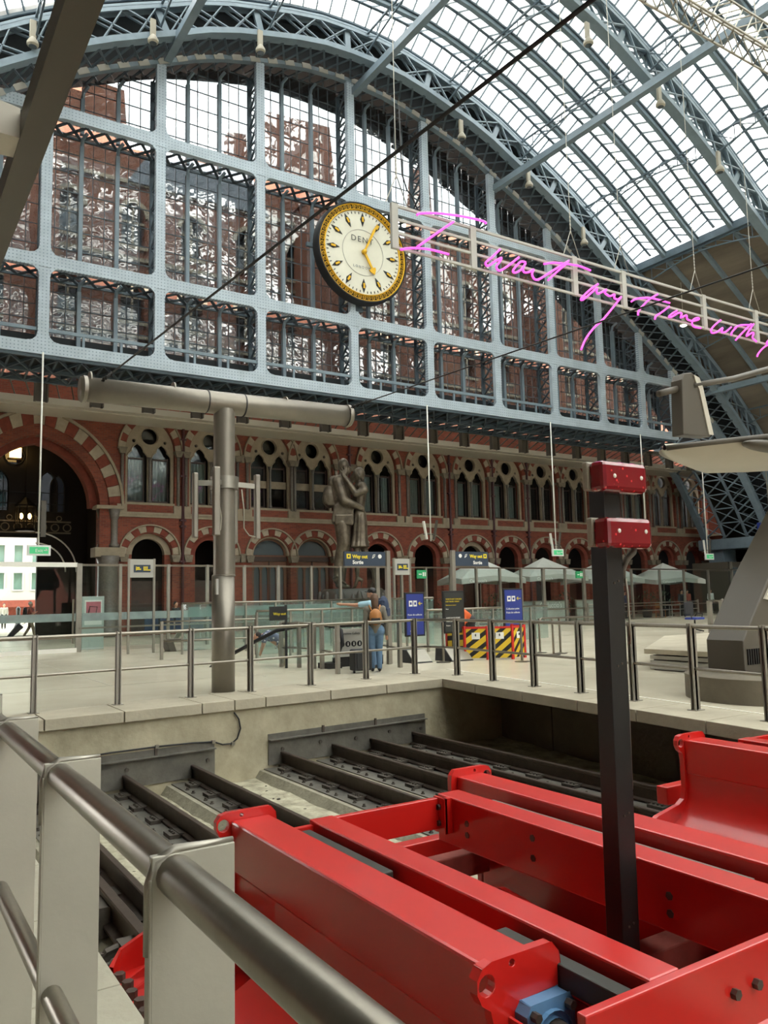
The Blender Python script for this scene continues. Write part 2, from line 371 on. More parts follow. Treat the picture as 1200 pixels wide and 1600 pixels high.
# pit
pw = struct('wall_pit_far', (5, 12.2, -1), 'stained concrete wall at the far end of the track pit')
M().prism([(.9, wy(.9)), (11.0, wy(11.0)), (11.0, 13.4), (.9, 13.0)], 'z', -1.35, -.15).build('concrete_face', 'concrete_wall', pw)
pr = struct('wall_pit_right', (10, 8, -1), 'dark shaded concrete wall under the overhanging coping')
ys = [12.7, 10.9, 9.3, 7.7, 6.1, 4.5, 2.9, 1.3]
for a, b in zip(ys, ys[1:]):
    M().prism([(bx_(b), b+.012), (bx_(a), a-.012), (bx_(a)+.3, a-.012), (bx_(b)+.3, b+.012)], 'z', -1.35, -.15).build('concrete_panel', 'concrete_dark', pr, bevel=.006)  # darker concrete colour carries the shade under the overhang
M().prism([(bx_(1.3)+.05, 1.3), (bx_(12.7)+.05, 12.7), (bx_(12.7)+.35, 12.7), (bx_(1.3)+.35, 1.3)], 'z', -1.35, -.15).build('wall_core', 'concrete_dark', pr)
pl = struct('wall_pit_left', (.7, 4, -1), 'concrete wall below the paved walkway on the left')
M().box((.5, -100, -1.35), (.93, 12.1, -.15)).build('concrete_face', 'concrete_wall', pl)
M().box((.93, -100, -1.35), (1.55, 12.0, -1.12)).build('kerb_ledge', 'paving', pl, bevel=.01)
pf = struct('floor_pit', (5, 6, -1.3), 'rough dusty concrete bed of the track pit')
m = M(); nx, ny = 60, 74
rows = [[(.9+10.3*i/nx, -3+15.9*j/ny, -1.27+.012*random.random()+.012*sin(i*1.7+j*.9)) for i in range(nx+1)] for j in range(ny+1)]
m.sheet(rows); m.box((.9, -100, -1.4), (11.3, -3, -1.25)); m.box((8.3, -100, -1.35), (9.6, 1.3, 0)); m.box((-1.5, -100, -.15), (.94, -2, .003)); m.build('concrete_bed', 'pit_floor', pf)
m = M()
for i in range(420):
    x, y = random.uniform(1.2, 9.5), random.uniform(5, 12); s_ = random.uniform(.006, .022)
    m.ell((x, y, -1.26), (s_*1.6, s_, s_*.7), 5, 3)
m.build('grit', 'clip_steel', pf, kind='stuff')
# left walkway slabs
wk = struct('floor_walkway', (0, 2, 0), 'grey paving slabs of the walkway on the left')
yy = -2.0; k = 0
while yy < 12.0:
    y2 = min(yy+.92, 12.06)
    for (xa, xb) in ((-1.5, -.28), (-.28, .94)):
        M().box((xa+.004, yy+.004, -.15), (xb-.004, y2-.004, .003)).build('paving_slab', 'paving', wk, bevel=.004)
    yy = y2; k += 1
M().box((-1.5, 12.06, -.15), (.95, 12.71, .003)).build('paving_slab', 'paving', wk)
M().box((-1.5, -100, -.35), (.93, 12.0, -.152)).build('slab_bed', 'paving', wk)
# ------------------------------------------------------------------ rails
RX = [2.10, 3.22, 4.26, 5.81, 6.80, 7.60, 8.55]
railprof = [(-.07, -1.12), (.07, -1.12), (.07, -1.10), (.012, -1.085), (.012, -.955), (.036, -.945), (.036, -.91), (.028, -.90), (-.028, -.90), (-.036, -.91), (-.036, -.945), (-.012, -.955), (-.012, -1.085), (-.07, -1.10)]
clip0 = None
names = {2.10: 'partly hidden behind the walkway railing', 3.22: 'left rail of the track by the walkway', 4.26: 'right rail running under the nearest red buffer',
         5.81: 'leftmost rail of the middle track', 6.80: 'second rail of the middle track', 7.60: 'third rail of the middle track', 8.55: 'rail beside the shaded pit wall'}
for i, X in enumerate(RX):
    y1 = wy(X)-.03
    t = thing('rail', (X, 8, -1.2), 'dark steel rail, '+names[X], 'rail', 'steel rails in the pit')
    M().prism([(X+a, z) for a, z in railprof], 'y', -9, y1).build('rail_bar', 'rail_steel', t, autosmooth=True)
    M().prism([(X-.50, -1.28), (X+.2, -1.28), (X+.17, -1.15), (X-.40, -1.15)], 'y', -9, y1).build('concrete_plinth', 'plinth', t)
    M().box((X-.33, -9, -1.15), (X+.10, y1, -1.133)).build('sole_plate', 'iron_plate', t)
    y = y1-.38; n = 0
    while y > 3.4 and n < 18:
        if clip0 is None:
            cm = M().box((-.21, -.12, -1.133), (-.085, .12, -1.09)).box((-.10, -.12, -1.105), (-.04, .12, -1.08))
            for q in (-.065, 0, .065): cm.cyl((-.15, q, -1.09), (-.15, q, -1.068), .017, None, 6)
            co = cm.build('rail_clip', 'clip_steel', t); clip0 = co; co.location = (0, y-8, 1.2)
            bm_ = M()
            bm_.cyl((-.27, -.17, -1.133), (-.27, -.17, -1.12), .03, None, 6).cyl((-.27, -.17, -1.12), (-.27, -.17, -1.097), .018, None, 6)
            bo = bm_.build('bolt', 'clip_steel', t); bolt0 = bo; bo.location = (0, y-8, 1.2)
            # local meshes are relative to the rail origin
            for o_ in (co, bo):
                for v_ in o_.data.vertices: v_.co += wloc(t)
        else:
            for src in (clip0, bolt0):
                c = src.copy(); COL.objects.link(c); c.parent = t; c.location = (0, y-8, 1.2)
        c = bolt0.copy(); COL.objects.link(c); c.parent = t; c.location = (0, y-8-.24, 1.2)
        y -= .74; n += 1
# end plates with angle irons
for nm_, a, b, lab in (('rail_end_plate', 1.75, 4.62, 'grey steel plate closing the left track ends, cable clipped on top'), ('rail_end_plate', 5.56, 8.85, 'longer grey steel plate closing the four middle rails')):
    t = thing(nm_, (a, wy(a), -1.1), lab, 'steel plate')
    M().prism([(a, wy(a)-.03), (b, wy(b)-.03), (b, wy(b)), (a, wy(a))], 'z', -1.09, -.70).build('plate', 'iron_plate', t)
    m = M().prism([(a, wy(a)-.11), (b, wy(b)-.11), (b, wy(b)), (a, wy(a))], 'z', -.70, -.685).prism([(a, wy(a)-.015), (b, wy(b)-.015), (b, wy(b)), (a, wy(a))], 'z', -.685, -.60)
    m.build('angle_iron', 'iron_plate', t)
    n = 3 if a < 3 else 5
    for i in range(n):
        x = lerp(a+.25, b-.12, i/(n-1)); M().cyl((x, wy(x)-.03, -.86+.03*(i % 2)), (x, wy(x)-.055, -.86+.03*(i % 2)), .03, None, 8).build('bolt', 'clip_steel', t)
    for x in ((a+b)/2-.6, (a+b)/2+.5):
        M().box((x-.02, wy(x)-.035, -.70), (x+.02, wy(x)-.015, -.57)).build('bracket', 'bolt_steel', t)
# cable on the wall
pts = [(1.9, -.62), (2.3, -.585), (3.0, -.56), (3.7, -.56), (4.25, -.575), (4.6, -.60), (4.75, -.66), (4.9, -.665), (5.0, -.60), (5.06, -.45), (5.03, -.30), (4.95, -.19)]
t = thing('wall_cable', (3.5, 12, -.6), 'black cable looping along the pit wall above the left end plate', 'cable')
M().tube([(x, wy(x)-.03, z) for x, z in pts], .013, 6).build('cable', 'black_rubber', t, smooth=True)
M().tube([(2.28, wy(2.3)-.1, -.62), (2.2, wy(2.2)-.16, -.85), (2.22, wy(2.2)-.2, -1.05), (2.35, wy(2.3)-.35, -1.2), (2.6, wy(2.3)-.6, -1.21)], .014, 6).build('cable_tail', 'black_rubber', t, smooth=True)
m = M()
for x, z in ((2.3, -.585), (3.7, -.56), (4.6, -.6), (4.93, -.665)): m.cbox((x, wy(x)-.02, z), (.05, .05, .05))
m.build('cable_clips', 'steel_flat', t)
# short check rails with clamp units beside the left track
t = thing('guard_rail', (1.95, 7, -1.2), 'short rusty guard rail with two clamp units beside the walkway', 'rail')
M().prism([(1.80+a*1.25, z*1.0+.06) for a, z in railprof], 'y', 4.2, 8.0).build('rail_bar', 'rail_steel', t, autosmooth=True)
M().tube([(1.97, 9.0, -1.19), (1.95, 8.2, -1.17), (1.96, 7.5, -1.14), (2.02, 7.0, -1.16), (2.04, 6.7, -1.10), (1.97, 6.6, -1.06), (1.96, 6.9, -1.08), (2.03, 7.1, -1.14)], .022, 7).build('hose', 'bolt_steel', t, smooth=True)
for y in (7.15, 6.15):
    m = M().box((1.64, y-.16, -1.14), (1.77, y+.16, -.90)).box((1.50, y-.12, -1.10), (1.66, y-.08, -.95)).box((1.50, y+.08, -1.10), (1.66, y+.12, -.95))
    m.tube([(1.66, y-.1, -.93), (1.56, y-.1, -.95), (1.48, y-.12, -1.05), (1.42, y-.14, -1.14)], .03, 6).tube([(1.66, y+.1, -.93), (1.56, y+.1, -.95), (1.48, y+.12, -1.05), (1.42, y+.14, -1.14)], .03, 6)
    m.cyl((1.45, y, -1.22), (1.45, y, -1.16), .13, .11, 14).cyl((1.45, y, -1.16), (1.45, y, -1.12), .08, None, 12).cyl((1.45, y, -1.12), (1.45, y, -.99), .035, None, 8).box((1.40, y-.22, -1.08), (1.48, y+.22, -1.05))
    m.build('clamp_unit', 'clip_steel', t)
M().box((1.30, 5.2, -1.20), (1.44, 6.3, -1.12)).box((1.44, 5.1, -1.2), (1.50, 5.8, -1.05)).build('base_channel', 'iron_plate', t)
# ------------------------------------------------------------------ back facade (hotel wall) with openings
FY = 40.0
def garch(cx, hw, zs, za, n=10):       # pointed arch outline, left springing to right springing
    h = za-zs; r = (hw*hw+h*h)/(2*hw)
    if h <= hw*1.02: return [(cx-hw*cos(pi*i/(2*n)), zs+h*sin(pi*i/(2*n))) for i in range(2*n+1)]
    am = math.asin(min(1, h/r)); L_ = []
    for i in range(n+1):
        a = am*i/n; L_.append((cx-hw+r-r*cos(a), zs+r*sin(a)))
    R_ = [(2*cx-x, z) for x, z in reversed(L_[:-1])]
    return L_+R_
UX = [11.8, 15.05, 18.45, 21.1, 25.5, 28.95, 32.65, 35.75, 38.95, 42.1, 45.3, 48.5, 51.7, 55.0]
UZ, UTOP, USILL = 9.25, 10.95, 6.5
def winhole(cx): return [(cx-1.25, USILL)]+garch(cx, 1.25, UZ, UTOP)+[(cx+1.25, USILL)]
def doorhole(cx): return [(cx-1.15, 0)]+garch(cx, 1.15, 3.95, 5.05)+[(cx+1.15, 0)]
BX, BH, BZ, BT = 6.5, 2.85, 6.3, 9.6
wb = struct('wall_back', (28, FY, 0), 'long red brick hotel wall with arched openings at the end of the station')
holes = [winhole(x) for x in UX]+[doorhole(x) for x in UX]
holes = [[(x, max(z, .0)) for x, z in h] for h in holes]
big = [(BX-BH, 0)]+garch(BX, BH, BZ, BT, 14)+[(BX+BH, 0)]
low = -.02
def lift(h): return [(x, z+.01 if z < .005 else z) for x, z in h]
M().plate([(-14, low), (57, low), (57, 12.2), (-14, 12.2)], [lift(h) for h in holes]+[lift(big)], FY, FY+.7).build('brickwork', 'brick', wb)
m = M()
edges = [BX+3.75]+[v for x in UX for v in (x-1.62, x+1.62)]+[57]
for a, b in [(edges[i], edges[i+1]) for i in range(0, len(edges)-1, 2)]+[(-14, BX-3.75)]:
    if b-a > .1: m.box((a, FY-.14, 9.0), (b, FY, 9.32)).box((a, FY-.18, 9.32), (b, FY, 9.4))
m.build('capital_band', 'stone_dark', wb)
m = M().box((BX+3.7, FY-.12, 5.98), (57, FY, 6.1)).box((BX+3.7, FY-.08, 5.85), (57, FY, 5.98)); m.build('string_course', 'stone', wb)
m = M()
for a, b in [(edges[i], edges[i+1]) for i in range(0, len(edges)-1, 2)]:
    if b-a > .1: m.box((a-.05, FY-.16, 3.62), (b+.05, FY, 4.0)).box((a-.1, FY-.2, 4.0), (b+.1, FY, 4.08))
m.build('lower_capital_band', 'stone_dark', wb)
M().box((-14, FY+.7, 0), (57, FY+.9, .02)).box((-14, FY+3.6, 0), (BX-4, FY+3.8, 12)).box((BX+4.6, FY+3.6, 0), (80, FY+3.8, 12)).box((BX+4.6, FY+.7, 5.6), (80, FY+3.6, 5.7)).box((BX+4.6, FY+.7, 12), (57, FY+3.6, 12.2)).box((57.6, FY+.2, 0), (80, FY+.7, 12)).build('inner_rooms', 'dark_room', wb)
for x in (13.45, 23.4, 30.7, 34.25, 37.3):
    t = m = M().tube([(x, FY-.14, .1), (x, FY-.14, 11.3)], .075, 8)
    for z in (3.6, 5.4, 5.7, 8.0, 9.9): m.box((x-.16, FY-.2, z), (x+.16, FY-.02, z+.09))
    m.prism([(x-.12, 10.7), (x+.12, 10.7), (x+.26, 11.2), (x-.26, 11.2)], 'y', FY-.3, FY-.02)
    tag(m.build('drainpipe', 'lead_pipe'), None, 'drainpipe', 'drainpipes on the brick wall')
dl = ['dark red drainpipe right of the leftmost twin-lancet window', 'dark red drainpipe just right of the bronze couple', 'dark red drainpipe behind the right-hand way out sign', 'dark red drainpipe left of the thin rod beside the umbrellas', 'dark red drainpipe nearest the black signal post on its left']
for o, l in zip([o for o in COL.objects if o.name.startswith('drainpipe')], dl): o['label'] = l
def voussoirs(par, cx, r_in, r_out, zs, hgt_in, hgt_out, n, y0, y1, first=0):
    A = garch(cx, r_in, zs, zs+hgt_in, 30); B = garch(cx, r_out, zs, zs+hgt_out, 30)
    def at(Lst, t):
        k = t*(len(Lst)-1); i = min(int(k), len(Lst)-2); f = k-i
        return (lerp(Lst[i][0], Lst[i+1][0], f), lerp(Lst[i][1], Lst[i+1][1], f))
    for i in range(n):
        a, b = (i+.02)/n, (i+.98)/n; md = (a+b)/2
        M().prism([at(A, a), at(A, md), at(A, b), at(B, b), at(B, md), at(B, a)], 'y', y0, y1).build('voussoir', 'voussoir_pale' if (i+first) % 2 == 0 else 'voussoir_red', par)
def ring(cx, hw, zs, h, w, y0, y1, m=None, n=12):
    m = m or M(); A = garch(cx, hw, zs, zs+h, n); B = garch(cx, hw+w, zs, zs+h+w*1.05, n); k = len(A)
    vs = [(x, y0, z) for x, z in A]+[(x, y0, z) for x, z in B]+[(x, y1, z) for x, z in A]+[(x, y1, z) for x, z in B]
    fs = []
    for i in range(k-1): fs += [(i, i+1, k+i+1, k+i), (2*k+i+1, 2*k+i, 3*k+i, 3*k+i+1), (k+i, k+i+1, 3*k+i+1, 3*k+i), (i+1, i, 2*k+i, 2*k+i+1)]
    fs += [(0, k, 3*k, 2*k), (k-1, 2*k-1+0, 4*k-1, 3*k-1)]
    return m.add(vs, fs)
def circ(cx, cz, r, n=16, ph=0): return [(cx+r*cos(2*pi*i/n+ph), cz+r*sin(2*pi*i/n+ph)) for i in range(n)]
def lancet(cx, hw, z0, zs): # trefoil-headed light
    L_ = [(cx-hw, z0), (cx-hw, zs)]
    L_ += [(cx-hw*.95+.0, zs+.10), (cx-hw*.70, zs+.24), (cx-hw*.62, zs+.26), (cx-hw*.60, zs+.38), (cx-hw*.38, zs+.55), (cx, zs+.68)]
    return L_+[(2*cx-x, z) for x, z in reversed(L_[:-1])]
def make_window(cx, style):
    t = struct('window_1', (cx, FY, USILL))
    voussoirs(t, cx, 1.27, 1.58, UZ, 1.72, 2.08, 13, FY-.06, FY+.12)
    ring(cx, 1.585, UZ, 2.09, .07, FY-.16, FY).build('hood_mould', 'stone', t)
    out = winhole(cx)
    hl = [lancet(cx-.60, .50, USILL+.12, 8.95), lancet(cx+.60, .50, USILL+.12, 8.95), circ(cx, 10.03, .42, 18), circ(cx-.8, 9.75, .09, 8), circ(cx+.8, 9.75, .09, 8)]
    M().plate(out, hl, FY+.2, FY+.38).build('tracery', 'stone', t)
    m = M(); m.tube([(x, FY+.19, z) for x, z in circ(cx, 10.03, .46, 18)], .04, 5, True)
    for s in (-1, 1): m.tube([(x, FY+.19, z) for x, z in lancet(cx+s*.62, .50, 8.7, 8.95)[1:-1]], .04, 5)
    m.build('tracery_moulding', 'stone', t)
    if style == 'bar':   # windows with a pale floor band across them
        M().box((cx-1.1, FY+.42, 7.75), (cx+1.1, FY+.5, 8.15)).build('floor_band', 'stone', t)
    for s in (-1, 1):
        M().box((cx+s*.62-.47, FY+.55, USILL+.12), (cx+s*.62+.47, FY+.57, 9.75)).build('pane', 'window_glass', t)
        m = M(); x = cx+s*.62
        m.box((x-.44, FY+.46, USILL+.12), (x-.38, FY+.54, 9.0)).box((x+.38, FY+.46, USILL+.12), (x+.44, FY+.54, 9.0)).box((x-.44, FY+.46, 8.85), (x+.44, FY+.54, 8.93)).box((x-.44, FY+.46, USILL+.12), (x+.44, FY+.54, USILL+.24))
        m.build('sash', 'dark_wood', t)
        if style == 'curtain':
            c = M(); rows = [[(x-.44+.88*i/24, FY+.7+.04*sin(i*1.3), z) for i in range(25)] for z in (USILL+.1, 9.0)]; c.sheet(rows); c.build('curtain', 'curtain', t)
        elif style == 'half':
            c = M(); rows = [[(x-.05+.45*i/12, FY+.7+.04*sin(i*1.3), z) for i in range(13)] for z in (USILL+.1, 9.0)]; c.sheet(rows); c.build('curtain', 'curtain', t)
    M().cyl((cx, FY+.62, 10.02), (cx, FY+.6, 10.02), .45, None, 18).build('oculus_pane', 'window_glass', t)
    M().lathe([(.10, 0), (.10, .1), (.065, .16), (.06, 2.0), (.07, 2.1), (.12, 2.3)], (cx, FY+.12, USILL+.12), 10).build('column', 'granite', t, smooth=True)
    for s in (-1, 1):
        M().lathe([(.085, 0), (.085, 2.55)], (cx+s*1.42, FY-.06, 6.45), 10).build('column', 'granite', t, smooth=True)
        M().prism([(cx+s*1.42-.13, 9.0), (cx+s*1.42+.13, 9.0), (cx+s*1.42+.22, 9.32), (cx+s*1.42-.22, 9.32)], 'y', FY-.22, FY+.15).build('capital', 'stone_dark', t)
        M().box((cx+s*1.42-.24, FY-.14, 6.1), (cx+s*1.42+.24, FY+.0, 6.48)).build('base_block', 'stone', t)
    M().box((cx-1.25, FY-.02, USILL-.02), (cx+1.25, FY+.5, USILL+.1)).build('sill', 'stone', t)
    return t
def make_door(cx, style):
    t = struct('door_1', (cx, FY, 0))
    voussoirs(t, cx, 1.17, 1.48, 4.0, 1.12, 1.42, 11, FY-.06, FY+.12, 0)
    ring(cx, 1.485, 4.0, 1.43, .07, FY-.16, FY).build('hood_mould', 'stone', t)
    if style == 'wood':
        ring(cx, 1.02, 4.0, .97, .15, FY+.12, FY+.5).build('arch_moulding', 'stone', t)
        m = M(); out = [(cx-1.05, .02)]+garch(cx, 1.05, 4.0, 4.98)+[(cx+1.05, .02)]
        hl = [garch(cx, .92, 4.02, 4.85)+[(cx+.92, 4.0), (cx-.92, 4.0)]]
        hl = [garch(cx, .92, 4.05, 4.86)]
        for s in (-.72, -.25, .25, .72): hl.append([(cx+s-.17, 1.1)]+[(cx+s-.17, 3.2), (cx+s-.1, 3.38), (cx+s, 3.44), (cx+s+.1, 3.38), (cx+s+.17, 3.2)]+[(cx+s+.17, 1.1)])
        M().plate(out, hl, FY+.35, FY+.43).build('door_frame', 'door_brown', t)
        M().box((cx-1.0, FY+.48, .1), (cx+1.0, FY+.5, 4.95)).build('pane', 'green_window' if False else 'sash_glass', t)
        M().box((cx-.03, FY+.3, .1), (cx+.03, FY+.36, 3.8)).box((cx-1.05, FY+.28, 3.7), (cx+1.05, FY+.36, 3.95)).build('transom', 'dark_wood', t)
    else:
        ring(cx, .82, 4.0, .80, .36, FY+.25, FY+.6).build('inner_arch', 'stone' if style == 'stone' else 'voussoir_red', t)
        tre = [(cx-.8, 2.9), (cx-.8, 3.9), (cx-.62, 4.1), (cx-.6, 4.35), (cx-.3, 4.55), (cx, 4.72)]
        for s in (-1, 1): M().box((cx+s*1.0-.18, FY+.25, 0), (cx+s*1.0+.18, FY+.6, 4.0)).build('jamb', 'brick', t)
        M().box((cx-.8, FY+1.2, 0), (cx+.8, FY+1.24, 2.7)).build('inner_door', 'dark_wood', t)
    for s in (-1, 1):
        M().prism([(cx+s*1.3-.16, 3.62), (cx+s*1.3+.16, 3.62), (cx+s*1.3+.24, 3.98), (cx+s*1.3-.24, 3.98)], 'y', FY-.2, FY+.2).build('capital', 'stone_dark', t)
    return t
protos = {}
wst = ['curtain', 'curtain', 'bar', 'bar', 'half', 'curtain', 'half', 'half', 'dark', 'dark', 'dark', 'curtain', 'dark', 'dark']
dst = ['stone', 'dark', 'wood', 'wood', 'dark', 'dark', 'stone', 'dark', 'dark', 'dark', 'dark', 'dark', 'dark', 'dark']
ordn = ['leftmost', 'second', 'third', 'fourth', 'fifth', 'sixth', 'seventh', 'eighth', 'ninth', 'tenth', 'eleventh', 'twelfth', 'thirteenth', 'rightmost']
for i, x in enumerate(UX):
    s = wst[i]
    if ('w', s) in protos: t = copytree(protos['w', s], None, (x, FY, USILL)); t.name = 'window_%d' % (i+1)
    else: t = make_window(x, s); protos['w', s] = t; t.name = 'window_%d' % (i+1)
    t['label'] = 'pointed twin-lancet upper window, %s in the row on the brick wall' % ordn[i]
    s = dst[i]
    if ('d', s) in protos: t = copytree(protos['d', s], None, (x, FY, 0)); t.name = 'door_%d' % (i+1)
    else: t = make_door(x, s); protos['d', s] = t; t.name = 'door_%d' % (i+1)
    t['label'] = 'round-arched ground floor opening, %s in the row under the windows' % ordn[i]
# the big carriage arch
t = struct('door_15', (BX, FY, 0), 'great pointed carriage arch with striped stones at the far left')
voussoirs(t, BX, 2.87, 3.25, BZ, 3.35, 3.80, 21, FY+.1, FY+.6)
voussoirs(t, BX, 3.28, 3.85, BZ, 3.83, 4.45, 23, FY-.1, FY+.2, 1)
ring(BX, 3.86, BZ, 4.47, .12, FY-.22, FY).build('hood_mould', 'stone', t)
ring(BX, 2.5, BZ, 3.0, .38, FY+.6, FY+1.2).build('inner_order', 'voussoir_red', t)
for s in (-1, 1):
    for dx, dy in ((3.05, .35), (3.55, .0)):
        M().lathe([(.24, 4.3), (.24, 4.45), (.17, 4.55), (.17, 5.7), (.2, 5.75), (.3, 6.2)], (BX+s*dx, FY+dy, 0), 12).build('column', 'granite', t, smooth=True)
    M().box((BX+s*3.3-.65, FY-.25, 6.2), (BX+s*3.3+.65, FY+.7, 6.36)).build('impost', 'stone', t)
    M().box((BX+s*3.3-.7, FY-.3, 3.85), (BX+s*3.3+.7, FY+.7, 4.3)).build('pier_capital', 'stone', t)
    M().lathe([(.62, 0), (.62, .3), (.5, .5), (.48, 3.5), (.6, 3.9)], (BX+s*3.3, FY+.1, 0), 16).build('pier_shaft', 'granite', t, smooth=True)
# passage behind the arch
t = struct('wall_passage', (BX, 46, 0), 'dark vaulted passage leading out to the street')
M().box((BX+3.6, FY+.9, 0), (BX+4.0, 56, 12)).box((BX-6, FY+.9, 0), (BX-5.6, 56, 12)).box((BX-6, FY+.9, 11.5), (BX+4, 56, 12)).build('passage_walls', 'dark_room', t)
sc_h = [(2.0, 0.02), (2.0, 5.2), (7.55, 5.2), (7.55, .02)]
lights = []
for i in range(5):
    cx = 3.1+i*1.22
    if i != 3: lights.append([(cx-.5, 6.6)]+garch(cx, .5, 8.0, 8.8, 5)+[(cx+.5, 6.6)])
lights.append([(8.5-.35, 6.6)]+garch(8.5, .35, 8.0, 8.6, 5)+[(8.85, 6.6)])
lights.append(circ(6.3, 9.55, .5, 14))
M().plate([(BX-5.6, 0), (BX+3.6, 0), (BX+3.6, 11.5), (BX-5.6, 11.5)], [sc_h]+lights, 46, 46.3).build('tracery_screen', 'dark_room', t)
M().box((BX-5.6, 46.15, 6.4), (BX+3.6, 46.18, 10.2)).build('passage_glass', 'tint_glass', t)
m = M()
for l in lights: m.tube([(x, 45.97, z) for x, z in l], .045, 5, True)
for z in (7.0, 7.6): m.box((2.4, 45.95, z), (8.9, 46, z+.04))
for x in (2.85, 3.35, 4.1, 4.6, 5.3, 5.8): m.box((x-.02, 45.95, 6.6), (x+.02, 46, 8.5))
m.build('window_bars', 'black', t)
m = M()
for i in range(12):
    x = 2.2+i*.62; m.tube([(a, 45.93, b) for a, b in circ(x, 5.75, .2, 10)], .035, 5, True)
    if i % 2 == 0: m.tube([(a, 45.93, b) for a, b in circ(x+.2, 6.25, .13, 10)], .03, 5, True)
m.box((1.8, 45.85, 5.42), (9.2, 45.95, 5.5)).box((1.8, 45.85, 6.02), (9.2, 45.95, 6.1))
m.build('ornament_frieze', 'stone_dark', t)
for r in (1.5, 2.05): M().tube([(7.2+r*cos(a*pi/24), 44.5, 3.3+r*sin(a*pi/24)) for a in range(0, 13)], .04, 6).build('pale_arch_rib', 'zip_white', t, smooth=True)
t = thing('hanging_lantern', (6.8, 45.2, 5.6), 'glowing bronze hanging lantern inside the great left arch', 'lantern')
M().lathe([(.5, 0), (.52, .1), (.5, .15)], (6.8, 45.2, 5.45), 8).build('lantern_base', 'black', t)
M().lathe([(.5, 0), (.55, .08), (.2, .35), (.05, .5)], (6.8, 45.2, 6.75), 8).build('lantern_frame', 'black', t)
m = M()
for i in range(8): a = pi/4*i; m.cyl((6.8+.48*cos(a), 45.2+.48*sin(a), 5.5), (6.8+.48*cos(a), 45.2+.48*sin(a), 6.8), .025, None, 5)
m.cyl((6.8, 45.2, 7.1), (6.8, 45.2, 11), .02, None, 5); m.build('cage_bars', 'black', t)
for dx in (-.2, .2): M().ell((6.8+dx, 45.2, 6.25), (.09, .09, .16), 10, 8).build('bulb', 'lamp_warm', t)
t = thing('wall_lantern', (6.2, 45.5, 9.5), 'small glowing square lamp high in the great left arch', 'lamp')
M().cbox((6.25, 45.3, 9.6), (.55, .2, .5)).build('lamp_glow', 'lamp_warm', t)
M().box((5.9, 45.35, 9.25), (6.6, 45.6, 9.32)).box((5.9, 45.35, 9.88), (6.6, 45.6, 9.95)).cyl((6.25, 45.5, 9.9), (6.25, 45.5, 11.4), .02).build('lamp_frame', 'gold_dark', t)
# white office building outside
t = thing('white_building', (10, 90, 0), 'pale office building across the street seen through the left arch', 'building')
M().box((-10, 92.0, 0), (40, 96, 26)).build('core', 'green_window', t)
hl = []
for iz in range(6):
    for ix in range(16): hl.append([(x, z) for x, z in ((-3+ix*1.75, 3.3+iz*2.9), (-3+ix*1.75+.85, 3.3+iz*2.9), (-3+ix*1.75+.85, 3.3+iz*2.9+1.75), (-3+ix*1.75, 3.3+iz*2.9+1.75))])
M().plate([(-8, 2.2), (30, 2.2), (30, 22), (-8, 22)], hl, 91.4, 91.8).build('concrete_cladding', 'white_building', t)
m = M()
for h in hl:
    x0, z0 = h[0]; x1, z1 = h[2]
    for a, b in (((x0-.12, z0-.12), (x1+.12, z0)), ((x0-.12, z1), (x1+.12, z1+.12)), ((x0-.12, z0), (x0, z1)), ((x1, z0), (x1+.12, z1))): m.box((a[0], 91.25, a[1]), (b[0], 91.4, b[1]))
m.build('window_surrounds', 'white_building', t, kind='stuff')
M().box((-8, 90.6, 1.5), (30, 91.8, 2.2)).box((-8, 91.6, 0), (30, 92, 1.5)).build('ground_floor', 'voussoir_red', t)
# side wall on the right
t = struct('wall_right', (57, 10, 0), 'red brick side wall under the boarded roof on the right')
M().box((57, -110, 0), (57.6, 40.7, 12.0)).build('brickwork', 'brick', t)
for y in (37.0, 33.6, 30.0, 26.4):
    m = M(); A = garch(y, 1.5, 3.9, 5.3, 8)
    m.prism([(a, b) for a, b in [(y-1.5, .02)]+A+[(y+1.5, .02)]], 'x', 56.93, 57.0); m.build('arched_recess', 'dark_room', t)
    n = 11; A = garch(y, 1.52, 3.9, 5.32, 20); B = garch(y, 2.1, 3.9, 5.95, 20)
    for i in range(n):
        ia, ib = int(i*40/n), int((i+.93)*40/n)
        M().prism([A[ia], A[ib], B[ib], B[ia]], 'x', 56.8, 57).build('voussoir', 'voussoir_pale' if i % 2 == 0 else 'voussoir_red', t)
M().box((56.8, -20, 5.95), (57, 40, 6.1)).build('string_course', 'stone', t)

t = struct('wall_left', (-17.5, 0, 0), 'brick side wall of the shed, out of the picture on the left')
M().box((-18.0, -110, 0), (-17.4, 40, 12.0)).build('brickwork', 'brick', t)
# ================================================================== THE TRAIN SHED: arch, gable screen, roof
AC = 19.8
AK = [(0, 28.1), (2.5, 27.95), (5, 27.35), (7.5, 26.6), (9.6, 25.6), (12, 24.45), (14.5, 23.0), (17.5, 20.9), (20, 19.3), (22, 18.0), (25, 15.95), (28, 13.6), (31, 10.6), (33, 7.9), (34.6, 5.2), (36, 2.0), (36.8, 0)]
def AZ(d):
    d = abs(d)
    if d >= 36.8: return 0
    for i in range(len(AK)-1):
        if AK[i][0] <= d <= AK[i+1][0]:
            a, b = AK[i], AK[i+1]; h = b[0]-a[0]; t = (d-a[0])/h
            pa = AK[i-1] if i else (-b[0], b[1]); pb = AK[i+2] if i+2 < len(AK) else b
            m0 = (b[1]-pa[1])/(b[0]-pa[0])*h; m1 = (pb[1]-a[1])/(pb[0]-a[0])*h if pb[0] != a[0] else b[1]-a[1]
            return (2*t**3-3*t*t+1)*a[1]+(t**3-2*t*t+t)*m0+(-2*t**3+3*t*t)*b[1]+(t**3-t*t)*m1
